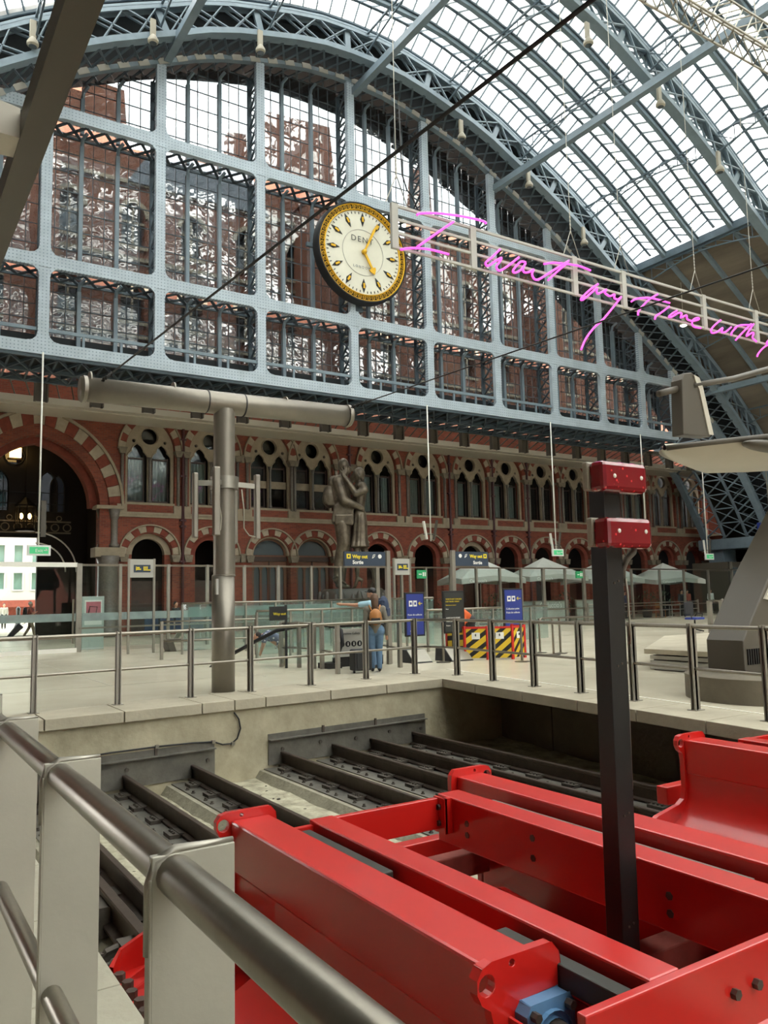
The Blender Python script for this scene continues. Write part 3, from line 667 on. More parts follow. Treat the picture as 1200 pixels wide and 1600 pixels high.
# arc-length samples
_s = []; x = -36.8
while x <= 36.8: _s.append((x, AZ(x))); x += .2
_L = [0]
for a, b in zip(_s, _s[1:]): _L.append(_L[-1]+math.hypot(b[0]-a[0], b[1]-a[1]))
def arc(s, off=0):      # point at arc length s measured from the crown, offset outward
    s += _L[-1]/2
    import bisect
    i = max(1, min(len(_L)-1, bisect.bisect(_L, s))); t = (s-_L[i-1])/(_L[i]-_L[i-1])
    a, b = _s[i-1], _s[i]; x, z = lerp(a[0], b[0], t), lerp(a[1], b[1], t)
    i0, i1 = max(0, i-4), min(len(_s)-1, i+3); dx, dz = _s[i1][0]-_s[i0][0], _s[i1][1]-_s[i0][1]; l = math.hypot(dx, dz)
    return (AC+x-dz/l*off, z+dx/l*off)
HALF = _L[-1]/2
SG = None
for k in range(400):
    if arc(k*.1)[0] >= AC+18.7: SG = k*.1; break     # glazing ends here
GY = 33.2
roof = struct('ceiling', (AC, 10, 0), 'arched iron and glass train shed roof')
def barc(m, s0, s1, y, off, w, h, step=1.5):   # bar following the arch at plane y; w in y, h radial
    n = max(1, int((s1-s0)/step)); P_ = [arc(s0+(s1-s0)*i/n, off) for i in range(n+1)]
    vs = []
    for i, (x, z) in enumerate(P_):
        a = P_[max(0, i-1)]; b = P_[min(n, i+1)]; dx, dz = b[0]-a[0], b[1]-a[1]; l = math.hypot(dx, dz); nx, nz = -dz/l*h/2, dx/l*h/2
        vs += [(x-nx, y-w/2, z-nz), (x+nx, y-w/2, z+nz), (x+nx, y+w/2, z+nz), (x-nx, y+w/2, z-nz)]
    fs = [(3, 2, 1, 0), tuple(4*n+j for j in range(4))]
    for i in range(n):
        for j in range(4): fs.append((i*4+j, i*4+(j+1) % 4, i*4+4+(j+1) % 4, i*4+4+j))
    return m.add(vs, fs)
D0, D1 = .15, 1.55     # rib depth offsets above the soffit curve
def main_rib(y, near=True, s0=-HALF+1, s1=HALF-1):
    r = thing('main_rib', (AC, y, 0), None, None); r.parent = roof; r.location = (0, y-10, 0)
    m = M(); barc(m, s0, s1, y, D0, .5, .10); barc(m, s0, s1, y-.2, D0+.12, .07, .2); barc(m, s0, s1, y+.2, D0+.12, .07, .2)
    m.build('lower_chord', 'blue_steel', r)
    m = M(); barc(m, s0, s1, y, D1, .5, .10); barc(m, s0, s1, y-.2, D1-.12, .07, .2); barc(m, s0, s1, y+.2, D1-.12, .07, .2)
    m.build('upper_chord', 'blue_steel', r)
    m = M(); s = s0; st = 1.55
    while s < s1-st:
        for yy in ((y-.16, y+.16) if near else (y,)):
            a = arc(s, D0+.1); b = arc(s+st, D1-.1); c = arc(s, D1-.1); d = arc(s+st, D0+.1)
            m.beam((a[0], yy, a[1]), (b[0], yy, b[1]), .05, .11, (0, 1, 0)); m.beam((c[0], yy, c[1]), (d[0], yy, d[1]), .05, .11, (0, 1, 0))
        if int(round((s-s0)/st)) % 3 == 0: m.beam((a[0], y, a[1]), (c[0], y, c[1]), .3, .14, (0, 1, 0))
        s += st
    m.build('web_lattice', 'blue_steel', r, kind='stuff')
for i, y in enumerate([31.6, 22.75, 13.9, 5.05, -3.8, -12.6]): main_rib(y, i < 2)
# intermediate ribs, ridge gutters, glazing
bays = []; y = 31.6
units = []
for b in range(13):
    for k in range(4): units.append((31.6-b*8.85-k*2.2125, 31.6-b*8.85-(k+1)*2.2125))
mi = None
for n_, (ya, yb) in enumerate(units):
    if n_ % 4:
        m = M(); barc(m, -SG-14, SG+14, ya, D1+.02, .22, .06); barc(m, -SG-14, SG+14, ya-.09, D1+.12, .05, .2); barc(m, -SG-14, SG+14, ya+.09, D1+.12, .05, .2)
        m.build('intermediate_rib', 'blue_steel', roof)
RO, RI = D1+.25, D1+.95
m = M(); mb_ = M(); mg = M()
st = .62; N_ = int(2*SG/st)
# individual panes: those of the two bays that show largest, on the right of the crown
pane_me = None; pcount = 0
def quadmesh(): 
    me = bpy.data.meshes.new('roof_pane'); me.from_pydata([(0, 0, 0), (1, 0, 0), (1, 1, 0), (0, 1, 0), (0, 0, .008), (1, 0, .008), (1, 1, .008), (0, 1, .008)], [], [(0, 3, 2, 1), (4, 5, 6, 7), (0, 1, 5, 4), (1, 2, 6, 5), (2, 3, 7, 6), (3, 0, 4, 7)]); me.materials.append(MT['roof_glass']); return me
pane_me = quadmesh()
for n_, (ya, yb) in enumerate(units):
    ym = ya*.62+yb*.38     # ridge line
    barc(m, -SG, SG, ym, RI, .16, .14)
    barc(m, -SG, SG, ya-.16, RO-.02, .10, .10); barc(m, -SG, SG, yb+.16, RO-.02, .10, .10)
    for (y0, o0, y1, o1) in ((ya-.16, RO, ym, RI), (ym, RI, yb+.16, RO)):
        wide = abs(y1-y0) > 1.0
        for k in range(N_):
            if n_ > 20:
                if k % 6: continue
                s = -SG+2*SG*k/N_; s2 = min(SG, -SG+2*SG*(k+6)/N_)
            else: s = -SG+2*SG*k/N_; s2 = -SG+2*SG*(k+1)/N_
            a = arc(s, o0); b = arc(s, o1)
            if n_ < 12 or k % 4 == 0: mb_.beam((a[0], y0, a[1]), (b[0], y1, b[1]), .06, .10)
            c = arc(s2, o0); d = arc(s2, o1)
            if n_ < 8 and wide and k % 2 == 0 and pcount < 290 and (a[0] > AC+1.5 and a[0] < AC+18.7) and n_ >= 1:
                k2 = arc(-SG+2*SG*(k+2)/N_, o0)
                O = V((a[0], y0, a[1])); U = V((k2[0], y0, k2[1]))-O; Wv = V((b[0], y1, b[1]))-O; Nn = U.cross(Wv).normalized()
                mw = Matrix(((U.x, Wv.x, Nn.x, O.x-AC), (U.y, Wv.y, Nn.y, O.y-10), (U.z, Wv.z, Nn.z, O.z), (0, 0, 0, 1)))
                o = bpy.data.objects.new('roof_pane', pane_me); COL.objects.link(o); o.parent = roof; o.matrix_basis = mw; pcount += 1
                skip = k+1
            elif n_ < 8 and wide and k % 2 == 1 and pcount <= 290 and (arc(-SG+2*SG*(k-1)/N_, o0)[0] > AC+1.5 and arc(-SG+2*SG*(k-1)/N_, o0)[0] < AC+18.7) and n_ >= 1 and skip == k: pass
            else: mg.add([(a[0], y0, a[1]), (c[0], y0, c[1]), (d[0], y1, d[1]), (b[0], y1, b[1])], [(0, 1, 2, 3)])
m.build('gutter_bars', 'soffit_iron', roof, kind='stuff'); mb_.build('glazing_bars', 'blue_dark', roof, kind='stuff'); mg.build('roof_glazing', 'roof_glass', roof, kind='stuff')
# boarded lower slopes
m = M(); 
for sgn in (-1, 1):
    s = SG
    while s < HALF-.5:
        a = arc(sgn*s, RO); b = arc(sgn*(s+.48), RO-.05)
        m.add([(a[0], -84, a[1]), (a[0], 33.2, a[1]), (b[0], 33.2, b[1]), (b[0], -84, b[1]), (a[0], -84, a[1]+.12), (a[0], 33.2, a[1]+.12), (b[0], 33.2, b[1]+.12), (b[0], -84, b[1]+.12)],
              [(0, 3, 2, 1), (4, 5, 6, 7), (0, 1, 5, 4), (1, 2, 6, 5), (2, 3, 7, 6), (3, 0, 4, 7)]); s += .48
m.build('boarding', 'boarding', roof, kind='stuff')
for sgn in (-1, 1):
    a = arc(sgn*SG, RO-.1); M().box((a[0]-.15, -84, a[1]-.2), (a[0]+.15, 33.2, a[1]+.25)).build('eaves_beam', 'blue_dark', roof)
# solid end strip by the gable (dark boarding behind the first rib)
m = M(); n = 90
A = [arc(-HALF+1+(2*HALF-2)*i/n, 0) for i in range(n+1)]; B = [arc(-HALF+1+(2*HALF-2)*i/n, 2.6) for i in range(n+1)]
for i in range(n):
    m.add([(A[i][0], 33.05, A[i][1]+.3), (A[i+1][0], 33.05, A[i+1][1]+.3), (B[i+1][0], 33.05, B[i+1][1]), (B[i][0], 33.05, B[i][1])], [(0, 1, 2, 3)])
    m.add([(B[i][0], 31.6, B[i][1]-.6), (B[i+1][0], 31.6, B[i+1][1]-.6), (B[i+1][0], 38.6, B[i+1][1]-.6), (B[i][0], 38.6, B[i][1]-.6)], [(0, 1, 2, 3)])
m.build('end_boarding', 'dark_board', roof, kind='stuff')
# lattice purlins and strut tubes running along the shed
def lat_line(m, p0, p1, q0, q1, n, w=.06, h=.06, up=(1, 0, 0), cross=True):
    p0, p1, q0, q1 = V(p0), V(p1), V(q0), V(q1)
    for i in range(n):
        a = p0.lerp(p1, i/n); b = p0.lerp(p1, (i+1)/n); c = q0.lerp(q1, i/n); d = q0.lerp(q1, (i+1)/n)
        m.beam(a, d, w, h, up)
        if cross: m.beam(c, b, w, h, up)
    return m
for d in (-19, -14.3, -9.5, -4.8, 0, 4.8, 9.5, 14.3, 18.9, 24, 29):
    s = next(k*.1 for k in range(500) if arc(k*.1)[0]-AC >= abs(d))*(1 if d >= 0 else -1)
    a = arc(s, D1-.05); b = arc(s, D0+.35)
    m = M().beam((a[0], -12, a[1]), (a[0], 31.6, a[1]), .09, .09)
    for bay in range(4):
        y0 = 31.6-8.85*bay; y1 = y0-8.85; 
        P_ = [(a[0], y0, a[1]-.9)]+[]
        lo = lambda t: a[1]-.25-.75*abs(2*t-1)**1.5
        for i in range(8):
            t0, t1 = i/8, (i+1)/8; ya_, yb_ = lerp(y0, y1, t0), lerp(y0, y1, t1)
            m.beam((a[0], ya_, lo(t0)), (a[0], yb_, lo(t1)), .08, .06)
            m.beam((a[0], ya_, a[1]), (a[0], yb_, lo(t1)), .04, .04); m.beam((a[0], yb_, a[1]), (a[0], yb_, lo(t1)), .04, .04)
    m.build('lattice_purlin', 'blue_dark', roof)
for X, Z, yb in ((10.33, 25.75, 3), (20.1, 27.55, 3), (29.44, 24.85, 3), (38.6, 19.9, 20) if False else (40.49, 21.4, 3), (46.78, 14.75, 3), (-.6, 20.9, 3)):
    M().beam((X, yb, Z-.25), (X, 33.2, Z), .34, .36).build('strut_beam', 'blue_steel', roof)
# ------------------------------------------------------------------ gable screen
gs = struct('window_15', (AC, GY, 0), 'great glazed iron gable screen across the end of the train shed')
MX = [-8.6, -3.9, .78, 5.45, 10.1, 14.85, 19.85, 24.5, 29.15, 33.5, 37.6, 41.3, 44.4]
BZ1, BZ2, BZ3 = 11.7, 15.3, 21.8
def halfat(z):   # half width of the arch at height z
    lo_, hi = 0, 36.8
    for _ in range(40):
        md = (lo_+hi)/2
        if AZ(md) > z: lo_ = md
        else: hi = md
    return lo_
for i, x in enumerate(MX[1:]):
    top = AZ(x-AC)-.1
    if top > BZ1+.5: M().box((x-.21, GY-.12, BZ1-.2), (x+.21, GY+.12, top)).build('main_mullion', 'blue_riveted', gs, bevel=None)
for z, h in ((BZ1, .5), (BZ2, .52), (BZ3, .52)):
    hw = min(halfat(z), 60); x0 = max(AC-hw, -9.5); x1 = AC+min(hw, 24.6 if z < 12 else hw)
    M().box((x0, GY-.14, z-h/2), (x1, GY+.14, z+h/2)).build('cross_beam', 'blue_riveted', gs)
m = M()
for x in MX[1:]:
    for z in (BZ1, BZ2, BZ3):
        if AZ(x-AC) < z+1: continue
        for sx in (-1, 1):
            for sz in (-1, 1):
                if z == BZ1 and sz < 0: continue
                q = .45
                m.prism([(x+sx*.2, z+sz*.25), (x+sx*(.2+q), z+sz*.25), (x+sx*(.2+q*.45), z+sz*(.25+q*.12)), (x+sx*(.2+q*.12), z+sz*(.25+q*.45)), (x+sx*.2, z+sz*(.25+q))], 'y', GY-.135, GY-.05)
m.build('gusset_plates', 'blue_riveted', gs, kind='stuff')
GL = 34.45     # glass plane
mb = M(); ml = M(); mg = M(); md_ = M(); mlow = M(); msec = M()
pane_src = None; pn = 0
rowsz = [(BZ1+.95, BZ2-.1, 4), (BZ2+.35, BZ3-.1, 7), (BZ3+.35, 28.2, 7)]
def quad_pane(x0, x1, z0, z1, parent):
    global pane_src, pn
    if pane_src is None:
        me = bpy.data.meshes.new('pane'); me.from_pydata([(0, 0, 0), (1, 0, 0), (1, 0, 1), (0, 0, 1), (0, .01, 0), (1, .01, 0), (1, .01, 1), (0, .01, 1)], [], [(0, 1, 2, 3), (7, 6, 5, 4), (0, 4, 5, 1), (1, 5, 6, 2), (2, 6, 7, 3), (3, 7, 4, 0)]); me.materials.append(MT['gable_glass']); pane_src = me
    o = bpy.data.objects.new('pane', pane_src); COL.objects.link(o); o.parent = parent
    o.location = (x0-AC, GL-GY, z0); o.scale = (x1-x0, 1, z1-z0); pn += 1
for bi in range(1, len(MX)-1):
    xa, xb = MX[bi]+.05, MX[bi+1]-.05; w = xb-xa
    for (z0, z1, nr) in rowsz:
        for li in range(3):
            la, lb = xa+w*li/3, xa+w*(li+1)/3
            if li: # secondary mullion with curved head
                zt = min(z1, AZ(la-AC)-.15)
                if zt > z0+.3:
                    msec.box((la-.08, GL-.26, z0-.4), (la+.08, GL-.06, zt-.5)); msec.tube([(la, GL-.16, zt-.5), (la+.02, GL-.24, zt-.2), (la+.16, GL-.5, zt)], .08, 5)
            for ci in range(3):
                ca, cb = la+(lb-la)*ci/3, la+(lb-la)*(ci+1)/3
                dz = (z1-z0)/nr
                ztop = min(z1, min(AZ(ca-AC), AZ(cb-AC))+.0)
                if ztop > z0+.2: mb.box((ca-.018, GL-.05, z0), (ca+.018, GL-.005, ztop))
                for r in range(nr):
                    pa = z0+dz*r; pb = z0+dz*(r+1)
                    if pa > ztop-.05: break
                    pb = min(pb, ztop+.3)
                    if ci == 0: mb.box((la, GL-.05, pb-.02), (lb, GL-.005, pb+.02))
                    if bi in (3, 4, 5, 6) and pn < 295 and z0 < BZ3: quad_pane(ca+.02, cb-.02, pa+.02, pb-.02, gs)
                    else: mg.box((ca+.02, GL, pa+.02), (cb-.02, GL+.01, pb-.02))
    # lattice soffit under the beams between frame and glass, and fins beside the mullions
    for z in (BZ2-.25, BZ3-.25):
        if AZ(xa-AC) > z or AZ(xb-AC) > z:
            lat_line(ml, (xa, GY+.1, z), (xb, GY+.1, z), (xa, GL-.05, z), (xb, GL-.05, z), 6, .14, .05, (0, 0, 1))
            ml.beam((xa, GL-.05, z), (xb, GL-.05, z), .1, .1)
    z = BZ1+.25
    mlow.box((xa, GY+.3, BZ1+.2), (xb, GL, BZ1+.32)); 
    mlow.box((xa, GL-.04, BZ1+.25), (xb, GL+.02, BZ1+.95)); msec.box((xa, GY-.02, BZ1+.72), (xb, GY+.08, BZ1+.86))
    for f in (1/3, 2/3): msec.box((xa+w*f-.05, GY, BZ1+.25), (xa+w*f+.05, GY+.07, BZ1+.75))
for x in MX[1:]:
    top = AZ(x-AC)-.2; z = BZ1+.3
    n = int((top-z)/.85)
    if n < 1: continue
    lat_line(ml, (x, GY+.1, z), (x, GY+.1, top), (x, GL-.02, z), (x, GL-.02, top), n, .06, .09, (1, 0, 0))
    for k in range(n+1): zz = lerp(z, top, k/n); ml.beam((x, GY+.1, zz), (x, GL, zz), .06, .08)
    ml.box((x-.1, GL-.1, z), (x+.1, GL+.02, top))
# underside lattice walkway below the lowest beam
xs0, xs1 = -9.0, 44.2
for dy, zz in ((GY, BZ1-.3), (GL, BZ1-.55), (GL+1.4, BZ1-.6)): ml.beam((xs0, dy, zz), (xs1, dy, zz), .16, .16)
k = 60
lat_line(ml, (xs0, GY, BZ1-.35), (xs1, GY, BZ1-.35), (xs0, GL, BZ1-.55), (xs1, GL, BZ1-.55), k, .13, .06)
lat_line(ml, (xs0, GL, BZ1-.55), (xs1, GL, BZ1-.55), (xs0, GL+1.4, BZ1-.6), (xs1, GL+1.4, BZ1-.6), k, .13, .06)
for i in range(k+1): x = lerp(xs0, xs1, i/k); ml.beam((x, GY, BZ1-.3), (x, GL+1.4, BZ1-.6), .07, .1)
mlow.box((xs0, GY+.3, BZ1-.18), (xs1, GL+1.6, BZ1-.1))
mb.build('glazing_bars', 'soffit_iron', gs, kind='stuff'); ml.build('lattice_bracing', 'soffit_iron', gs, kind='stuff')
mg.build('gable_glazing', 'gable_glass', gs, kind='stuff'); mlow.build('sill_plate', 'dark_board', gs); msec.build('secondary_mullions', 'blue_steel', gs, kind='stuff')
# curved edge chord with pale plates and the cross-lattice soffit towards the first rib and back
s0, s1 = -HALF+2, HALF-5.2
m = M(); barc(m, s0, s1, GY, 0, .3, .2); m.build('edge_chord', 'blue_steel', gs)
m = M(); s = s0
while s < s1: 
    barc(m, s, s+.5, GY-.17, 0, .04, .26); s += .95
m.build('edge_plates', 'stripe_grey', gs, kind='stuff')
m = M(); s = s0; stp = .62
def sl(y0, y1, s0, s1, stp, m, off=0, w=.1):
    s = s0
    while s < s1:
        a = arc(s, off); b = arc(s+stp, off); m.beam((a[0], y0, a[1]), (b[0], y1, b[1]), w, .05); m.beam((b[0], y0, b[1]), (a[0], y1, a[1]), w, .05); s += stp
sl(31.75, GY-.1, s0, s1, .75, m, .1)
sl(GY+.1, GL+.2, s0, s1, .75, m, .15)
m.build('soffit_lattice', 'soffit_iron', gs, kind='stuff')
# wide lattice leg of the arch on the right
leg = struct('trim_3', (50, 35, 8), 'broad blue lattice leg of the roof arch at the right end of the gable')
sa = next(k*.1 for k in range(500) if arc(k*.1)[0]-AC >= 28.5); sb = next(k*.1 for k in range(600) if arc(k*.1)[1] <= 5.6)
m = M()
for y in (GY, 38.4): barc(m, sa, sb, y, 0, .5, .3, 1)
for y in (34.9, 36.7): barc(m, sa, sb, y, 0, .14, .16, 1)
m.build('leg_chords', 'blue_steel', leg)
m = M(); sl(GY+.2, 34.9, sa, sb, .95, m, 0, .14); sl(36.7, 38.2, sa, sb, .95, m, 0, .14)
s = sa
while s < sb:
    a = arc(s); b = arc(s+1.2); c = arc(s+.6); m.beam((a[0], 34.9, a[1]), (a[0], 36.7, a[1]), .16, .08)
    for p, q in (((a, 34.9), (c, 35.8)), ((c, 35.8), (a, 36.7)), ((b, 34.9), (c, 35.8)), ((c, 35.8), (b, 36.7))): m.beam((p[0][0], p[1], p[0][1]), (q[0][0], q[1], q[0][1]), .11, .06)
    s += 1.2
m.build('leg_lattice', 'blue_steel', leg, kind='stuff')
a = arc(sb)
M().box((a[0]-.5, GY-.3, a[1]-.9), (a[0]+1.6, 38.7, a[1]-.1)).build('leg_shoe', 'blue_steel', leg, bevel=.04)
M().prism([(a[0]-.1, a[1]-.9), (a[0]+1.5, a[1]-.9), (a[0]+1.6, .02), (a[0]+.5, .02)], 'y', 36.9, 38.2).build('leg_column', 'blue_steel', leg)
M().prism([(a[0]-.1, a[1]-.9), (a[0]+1.5, a[1]-.9), (a[0]+1.8, .02), (a[0]+.9, .02)], 'y', 33.2, 34.2).build('leg_column', 'blue_steel', leg)
# side-leg ribs on the right under the boarding
# ------------------------------------------------------------------ lean-to roof between gable and hotel
lt = struct('trim_4', (20, 37, 11), 'lean-to glazed roof and pale gutter between gable screen and brick wall')
M().box((-14, 37.6, 10.55), (57, 38.1, 10.85)).build('gutter_beam', 'canopy_white', lt)
M().box((-14, 38.1, 10.5), (57, 40, 10.62)).build('gutter_soffit', 'canopy_white', lt)
m = M(); x = -8
mm = M()
while x < 55:
    b_ = M().box((x-.28, 36.3, 10.35), (x-.2, 36.6, 11.3)).box((x+.2, 36.3, 10.35), (x+.28, 36.6, 11.3)).box((x-.28, 36.42, 10.35), (x+.28, 36.48, 11.3)); b_.build('hanger_bracket', 'canopy_dark', lt)
    x += 2.33
x = -14
while x < 57:
    m.beam((x, 35.9, 11.2), (x, 40, 12.1), .06, .1); m.beam((x, 35.9, 11.2), (x+.6, 38.0, 10.8), .05, .05)
    x += .62
m.beam((-14, 36.0, 11.25), (57, 36.0, 11.25), .12, .12); m.build('lean_to_bars', 'canopy_dark', lt, kind='stuff')
M().add([(-14, 35.9, 11.28), (57, 35.9, 11.28), (57, 40, 12.18), (-14, 40, 12.18)], [(0, 1, 2, 3)]).build('lean_to_glazing', 'roof_glass', lt)
# ------------------------------------------------------------------ hotel rear building seen through the gable glass
hb = thing('hotel_building', (25, 50, 12), 'upper storeys of the red brick hotel seen through the gable glass', 'building')
sky = [(-30, 10), (-30, 35), (3.5, 35.2), (12.8, 34.9), (13.1, 31.0), (18.6, 31.6), (19.9, 31.8), (20.0, 34.3), (21.3, 34.5), (21.5, 31.9), (22.6, 32.2), (23.1, 36.8), (28.1, 37.2), (28.6, 31.6), (31, 29.6), (35.3, 30.0), (36.0, 36.4), (37.4, 36.4), (37.6, 31.4), (43.3, 32.5), (46, 35), (50, 35), (54, 33), (75, 33), (75, 10)]
wins = []
for r, z in enumerate((14.2, 19.4, 24.4)):
    for i in range(19):
        x = -6+i*3.9
        wins.append([(x-.75, z)]+garch(x, .75, z+2.0, z+2.9, 4)+[(x+.75, z)])
m = M(); zr = [10, 18.3, 23.4, 28.5]
for wv in wins:
    x = (wv[0][0]+wv[-1][0])/2; r_ = (14.2, 19.4, 24.4).index(wv[0][1])
    m.plate([(x-1.95, zr[r_]), (x+1.95, zr[r_]), (x+1.95, zr[r_+1]), (x-1.95, zr[r_+1])], [wv], 50, 50.8)
m.box((-30, 50, 10), (-7.95, 50.8, 28.5)).box((66.1, 50, 10), (80, 50.8, 28.5))
m.prism([(-30, 28.5)]+sky[1:-1]+[(75, 28.5)], 'y', 50, 50.8)
m.build('brick_front', 'brick_out', hb)
m = M(); m2 = M()
for wv in wins:
    x = (wv[0][0]+wv[-1][0])/2; z = wv[0][1]
    ring(x, .76, z+2.0, .92, .28, 49.85, 50, m, 5); m.box((x-.9, 49.8, z-.2), (x+.9, 50, z)).box((x-.06, 50.1, z), (x+.06, 50.3, z+2.9)).box((x-.75, 50.1, z+1.6), (x+.75, 50.2, z+1.75))
for z in (13.2, 18.3, 23.4, 28.5): m.box((-30, 49.75, z), (75, 50, z+.25))
m.build('stone_trim', 'stone', hb, kind='stuff')
M().box((-30, 50.9, 10), (75, 51, 28)).build('window_glass', 'sash_glass', hb)
for x0 in (6, 25, 47): M().box((x0, 47.8, 10), (x0+2.6, 50, 29.5)).prism([(x0-.2, 29.5), (x0+2.8, 29.5), (x0+1.3, 33)], 'y', 47.7, 50.2).build('stair_turret', 'brick_out', hb)
M().prism([(13, 28.6), (22.9, 28.6), (21.5, 31.4), (14.5, 31)], 'y', 49.6, 50.0).build('slate_roof', 'slate', hb)

es = struct('wall_end_blocker', (AC, -84, 0), 'unseen dark sheet added to block light from the shed end behind the viewer')
A = [arc(-HALF+1+(2*HALF-2)*i/60, 1.5) for i in range(61)]
A = [p for p in A if p[1] > 4.5]
M().prism([(A[0][0], 4.5)]+A+[(A[-1][0], 4.5)], 'y', -84.3, -84).build('end_light_block', 'dark_board', es)  # added dark sheet, closes the open end to cut light from behind
# ================================================================== FOREGROUND: red buffer stops
BT_ = .25
class BM:
    def __init__(s, par, mt, name='bolt'): s.p = par; s.m = mt; s.n = name
    def cyl(s, *a): M().cyl(*a).build(s.n, s.m, s.p); return s
    def build(s, *a, **k): pass
def bolt(m, c, r=.018, l=.02, ax='y', s=-1):
    d = {'x': (s*l, 0, 0), 'y': (0, s*l, 0), 'z': (0, 0, s*l)}[ax]
    return m.cyl(c, V(c)+V(d), r, None, 6)
def end_plate(side, x0, x1, y0, y1, ear, zb=-.62, foot=.66):
    # side = -1 ear on the left, +1 ear on the right; x0<x1 are the beam edges
    e = x0-.07 if side < 0 else x1+.07
    def X(v): return v if side < 0 else (x0+x1)-v
    L_ = [(x1+.05, .0), (x1+.05, .22), (x1+.045, .26), (x1+.01, .295), (x0-.02, .295), (x0-.065, .285), (x0-.09, .25), (x0-.09, .205), (x0-.07, .165), (x0-.03, .14), (x0-.02, .08), (x0-.02, -.16), (x0-.05, -.25), (x0-.12, -.29), (x0-.40, -.34), (x0-foot, -.47), (x0-foot, -.56), (x0-.40, -.56), (x0+.05, -.95), (x0+.03, -.2), (x0+.1, .0)]
    L_ = [(X(a), z) for a, z in L_]
    h1 = circ(X(x0-.045), .225, .036, 14); h2 = circ(X(x0+.07), .272, .013, 8)
    return M().plate(L_, [h1, h2], y0, y1)
def side_web(m, xo, side, y0, y1, foot=.66):
    pr = [(0, .0), (-.005, -.15), (-.03, -.26), (-.14, -.40), (-.36, -.50), (-foot, -.54), (-foot, -.57), (-.34, -.53), (-.11, -.43), (-.0, -.28), (.03, -.15), (.03, 0)]
    return m.prism([(xo+(a if side < 0 else -a), z) for a, z in pr], 'y', y0, y1)
def buffer_stop(dx, label, full=True):
    t = thing('buffer_stop', (3+dx, 3.3, -1.0), label, 'buffer stop', 'red track buffer stops')
    M().box((1.88+dx, 2.3, -.04), (2.13+dx, 4.68, BT_)).build('outer_beam', 'red_paint', t, bevel=.014)
    end_plate(-1, 1.88+dx, 2.13+dx, 4.68, 4.72, -1, foot=.66 if dx else .14).build('end_plate', 'red_paint', t, bevel=.005)
    end_plate(-1, 1.88+dx, 2.13+dx, 2.26, 2.30, -1).build('end_plate', 'red_paint', t, bevel=.005)
    side_web(M(), 1.90+dx, -1, 2.3, 4.68 if dx else 4.1).build('side_web', 'red_paint', t, autosmooth=True)
    M().box((3.66+dx, 2.3, -.04), (3.90+dx, 4.78, BT_)).build('outer_beam', 'red_paint', t, bevel=.014)
    end_plate(1, 3.66+dx, 3.90+dx, 4.78, 4.82, 1).build('end_plate', 'red_paint', t, bevel=.005)
    side_web(M(), 3.88+dx, 1, 2.3, 4.78).build('side_web', 'red_paint', t, autosmooth=True)
    M().box((2.27+dx, 1.93, .04), (2.43+dx, 4.42, BT_)).build('inner_beam', 'red_paint', t, bevel=.010)
    M().box((3.25+dx, 1.93, -.05), (3.43+dx, 4.46, BT_)).build('inner_beam', 'red_paint', t, bevel=.010)
    M().box((2.13+dx, 4.36, .10), (2.30+dx, 4.40, .225)).build('link_plate', 'red_paint', t)
    M().box((2.42+dx, 4.37, .05), (3.22+dx, 4.41, BT_-.005)).build('cross_plate', 'red_paint', t, bevel=.004)
    M().box((3.195+dx, 4.30, .03), (3.25+dx, 4.34, BT_)).box((3.19+dx, 4.30, .03), (3.21+dx, 4.42, BT_)).build('joint_plate', 'red_paint', t)
    m = BM(t, 'bolt_steel'); bolt(m, (3.205+dx, 4.36, .19), .02, .03, 'x'); bolt(m, (3.205+dx, 4.36, .09), .02, .03, 'x')
    for y in (4.15, 3.55, 2.62): bolt(m, (3.25+dx, y, .12 if y != 3.55 else .17), .021, .004, 'x'); 
    bolt(m, (3.25+dx, 4.15, .05), .021, .004, 'x'); bolt(m, (3.25+dx, 2.62, .04), .021, .004, 'x'); bolt(m, (3.25+dx, 3.55, .06), .021, .004, 'x')
    m.build('beam_bolts', 'bolt_steel', t)
    M().box((2.165+dx, 3.45, .13), (2.235+dx, 4.34, .215)).build('buffer_bar', 'dark_bar', t, bevel=.006)
    M().box((2.165+dx, 1.95, .13), (2.235+dx, 2.62, .215)).build('buffer_bar', 'dark_bar', t, bevel=.006)
    M().box((3.50+dx, 2.4, .10), (3.60+dx, 4.3, .19)).build('buffer_bar', 'iron_plate', t, bevel=.005)
    for y, z in ((4.95, -.22), (4.66, -.26)):
        M().box((1.95+dx, y, z-.16), (3.85+dx, y+.12, z)).build('cross_tube', 'red_paint' if y > 4.8 else 'red_dusty', t, bevel=.01)
    M().box((1.95+dx, 2.80, -.40), (3.85+dx, 2.95, -.22)).build('cross_tube', 'red_dusty', t, bevel=.01)
    M().box((1.93+dx, 1.95, -.95), (3.87+dx, 4.8, -.90)).box((3.86+dx, 1.95, -.95), (3.89+dx, 4.75, -.04)).box((1.91+dx, 1.95, -.95), (1.93+dx, 4.65, -.04)).build('base_plate', 'red_paint', t)
    M().prism([(2.0, -.9), (4.6, -.9), (4.3, -.35), (4.1, -.3), (2.5, -.45)], 'x', 3.46+dx, 3.5+dx).prism([(2.0, -.9), (4.6, -.9), (4.3, -.35), (2.5, -.45)], 'x', 2.28+dx, 2.32+dx).build('inner_web', 'red_paint', t)
    # head beam facing the trains
    M().box((1.92+dx, 1.89, -.10), (4.35+dx, 1.93, BT_)).build('head_plate', 'red_paint', t, bevel=.006)
    M().prism([(1.93, -.06), (1.89, -.02), (1.80, -.10), (1.72, -.2), (1.70, -.45), (1.75, -.7), (1.93, -.8)], 'x', 1.92+dx, 4.35+dx).build('head_bulge', 'red_paint', t, autosmooth=True)
    m = BM(t, 'bolt_steel')
    for x in (2.66, 2.79, 3.6, 3.74): bolt(m, (x+dx, 1.89, .12), .020, .022, 'y')
    m.build('head_bolts', 'bolt_steel', t)
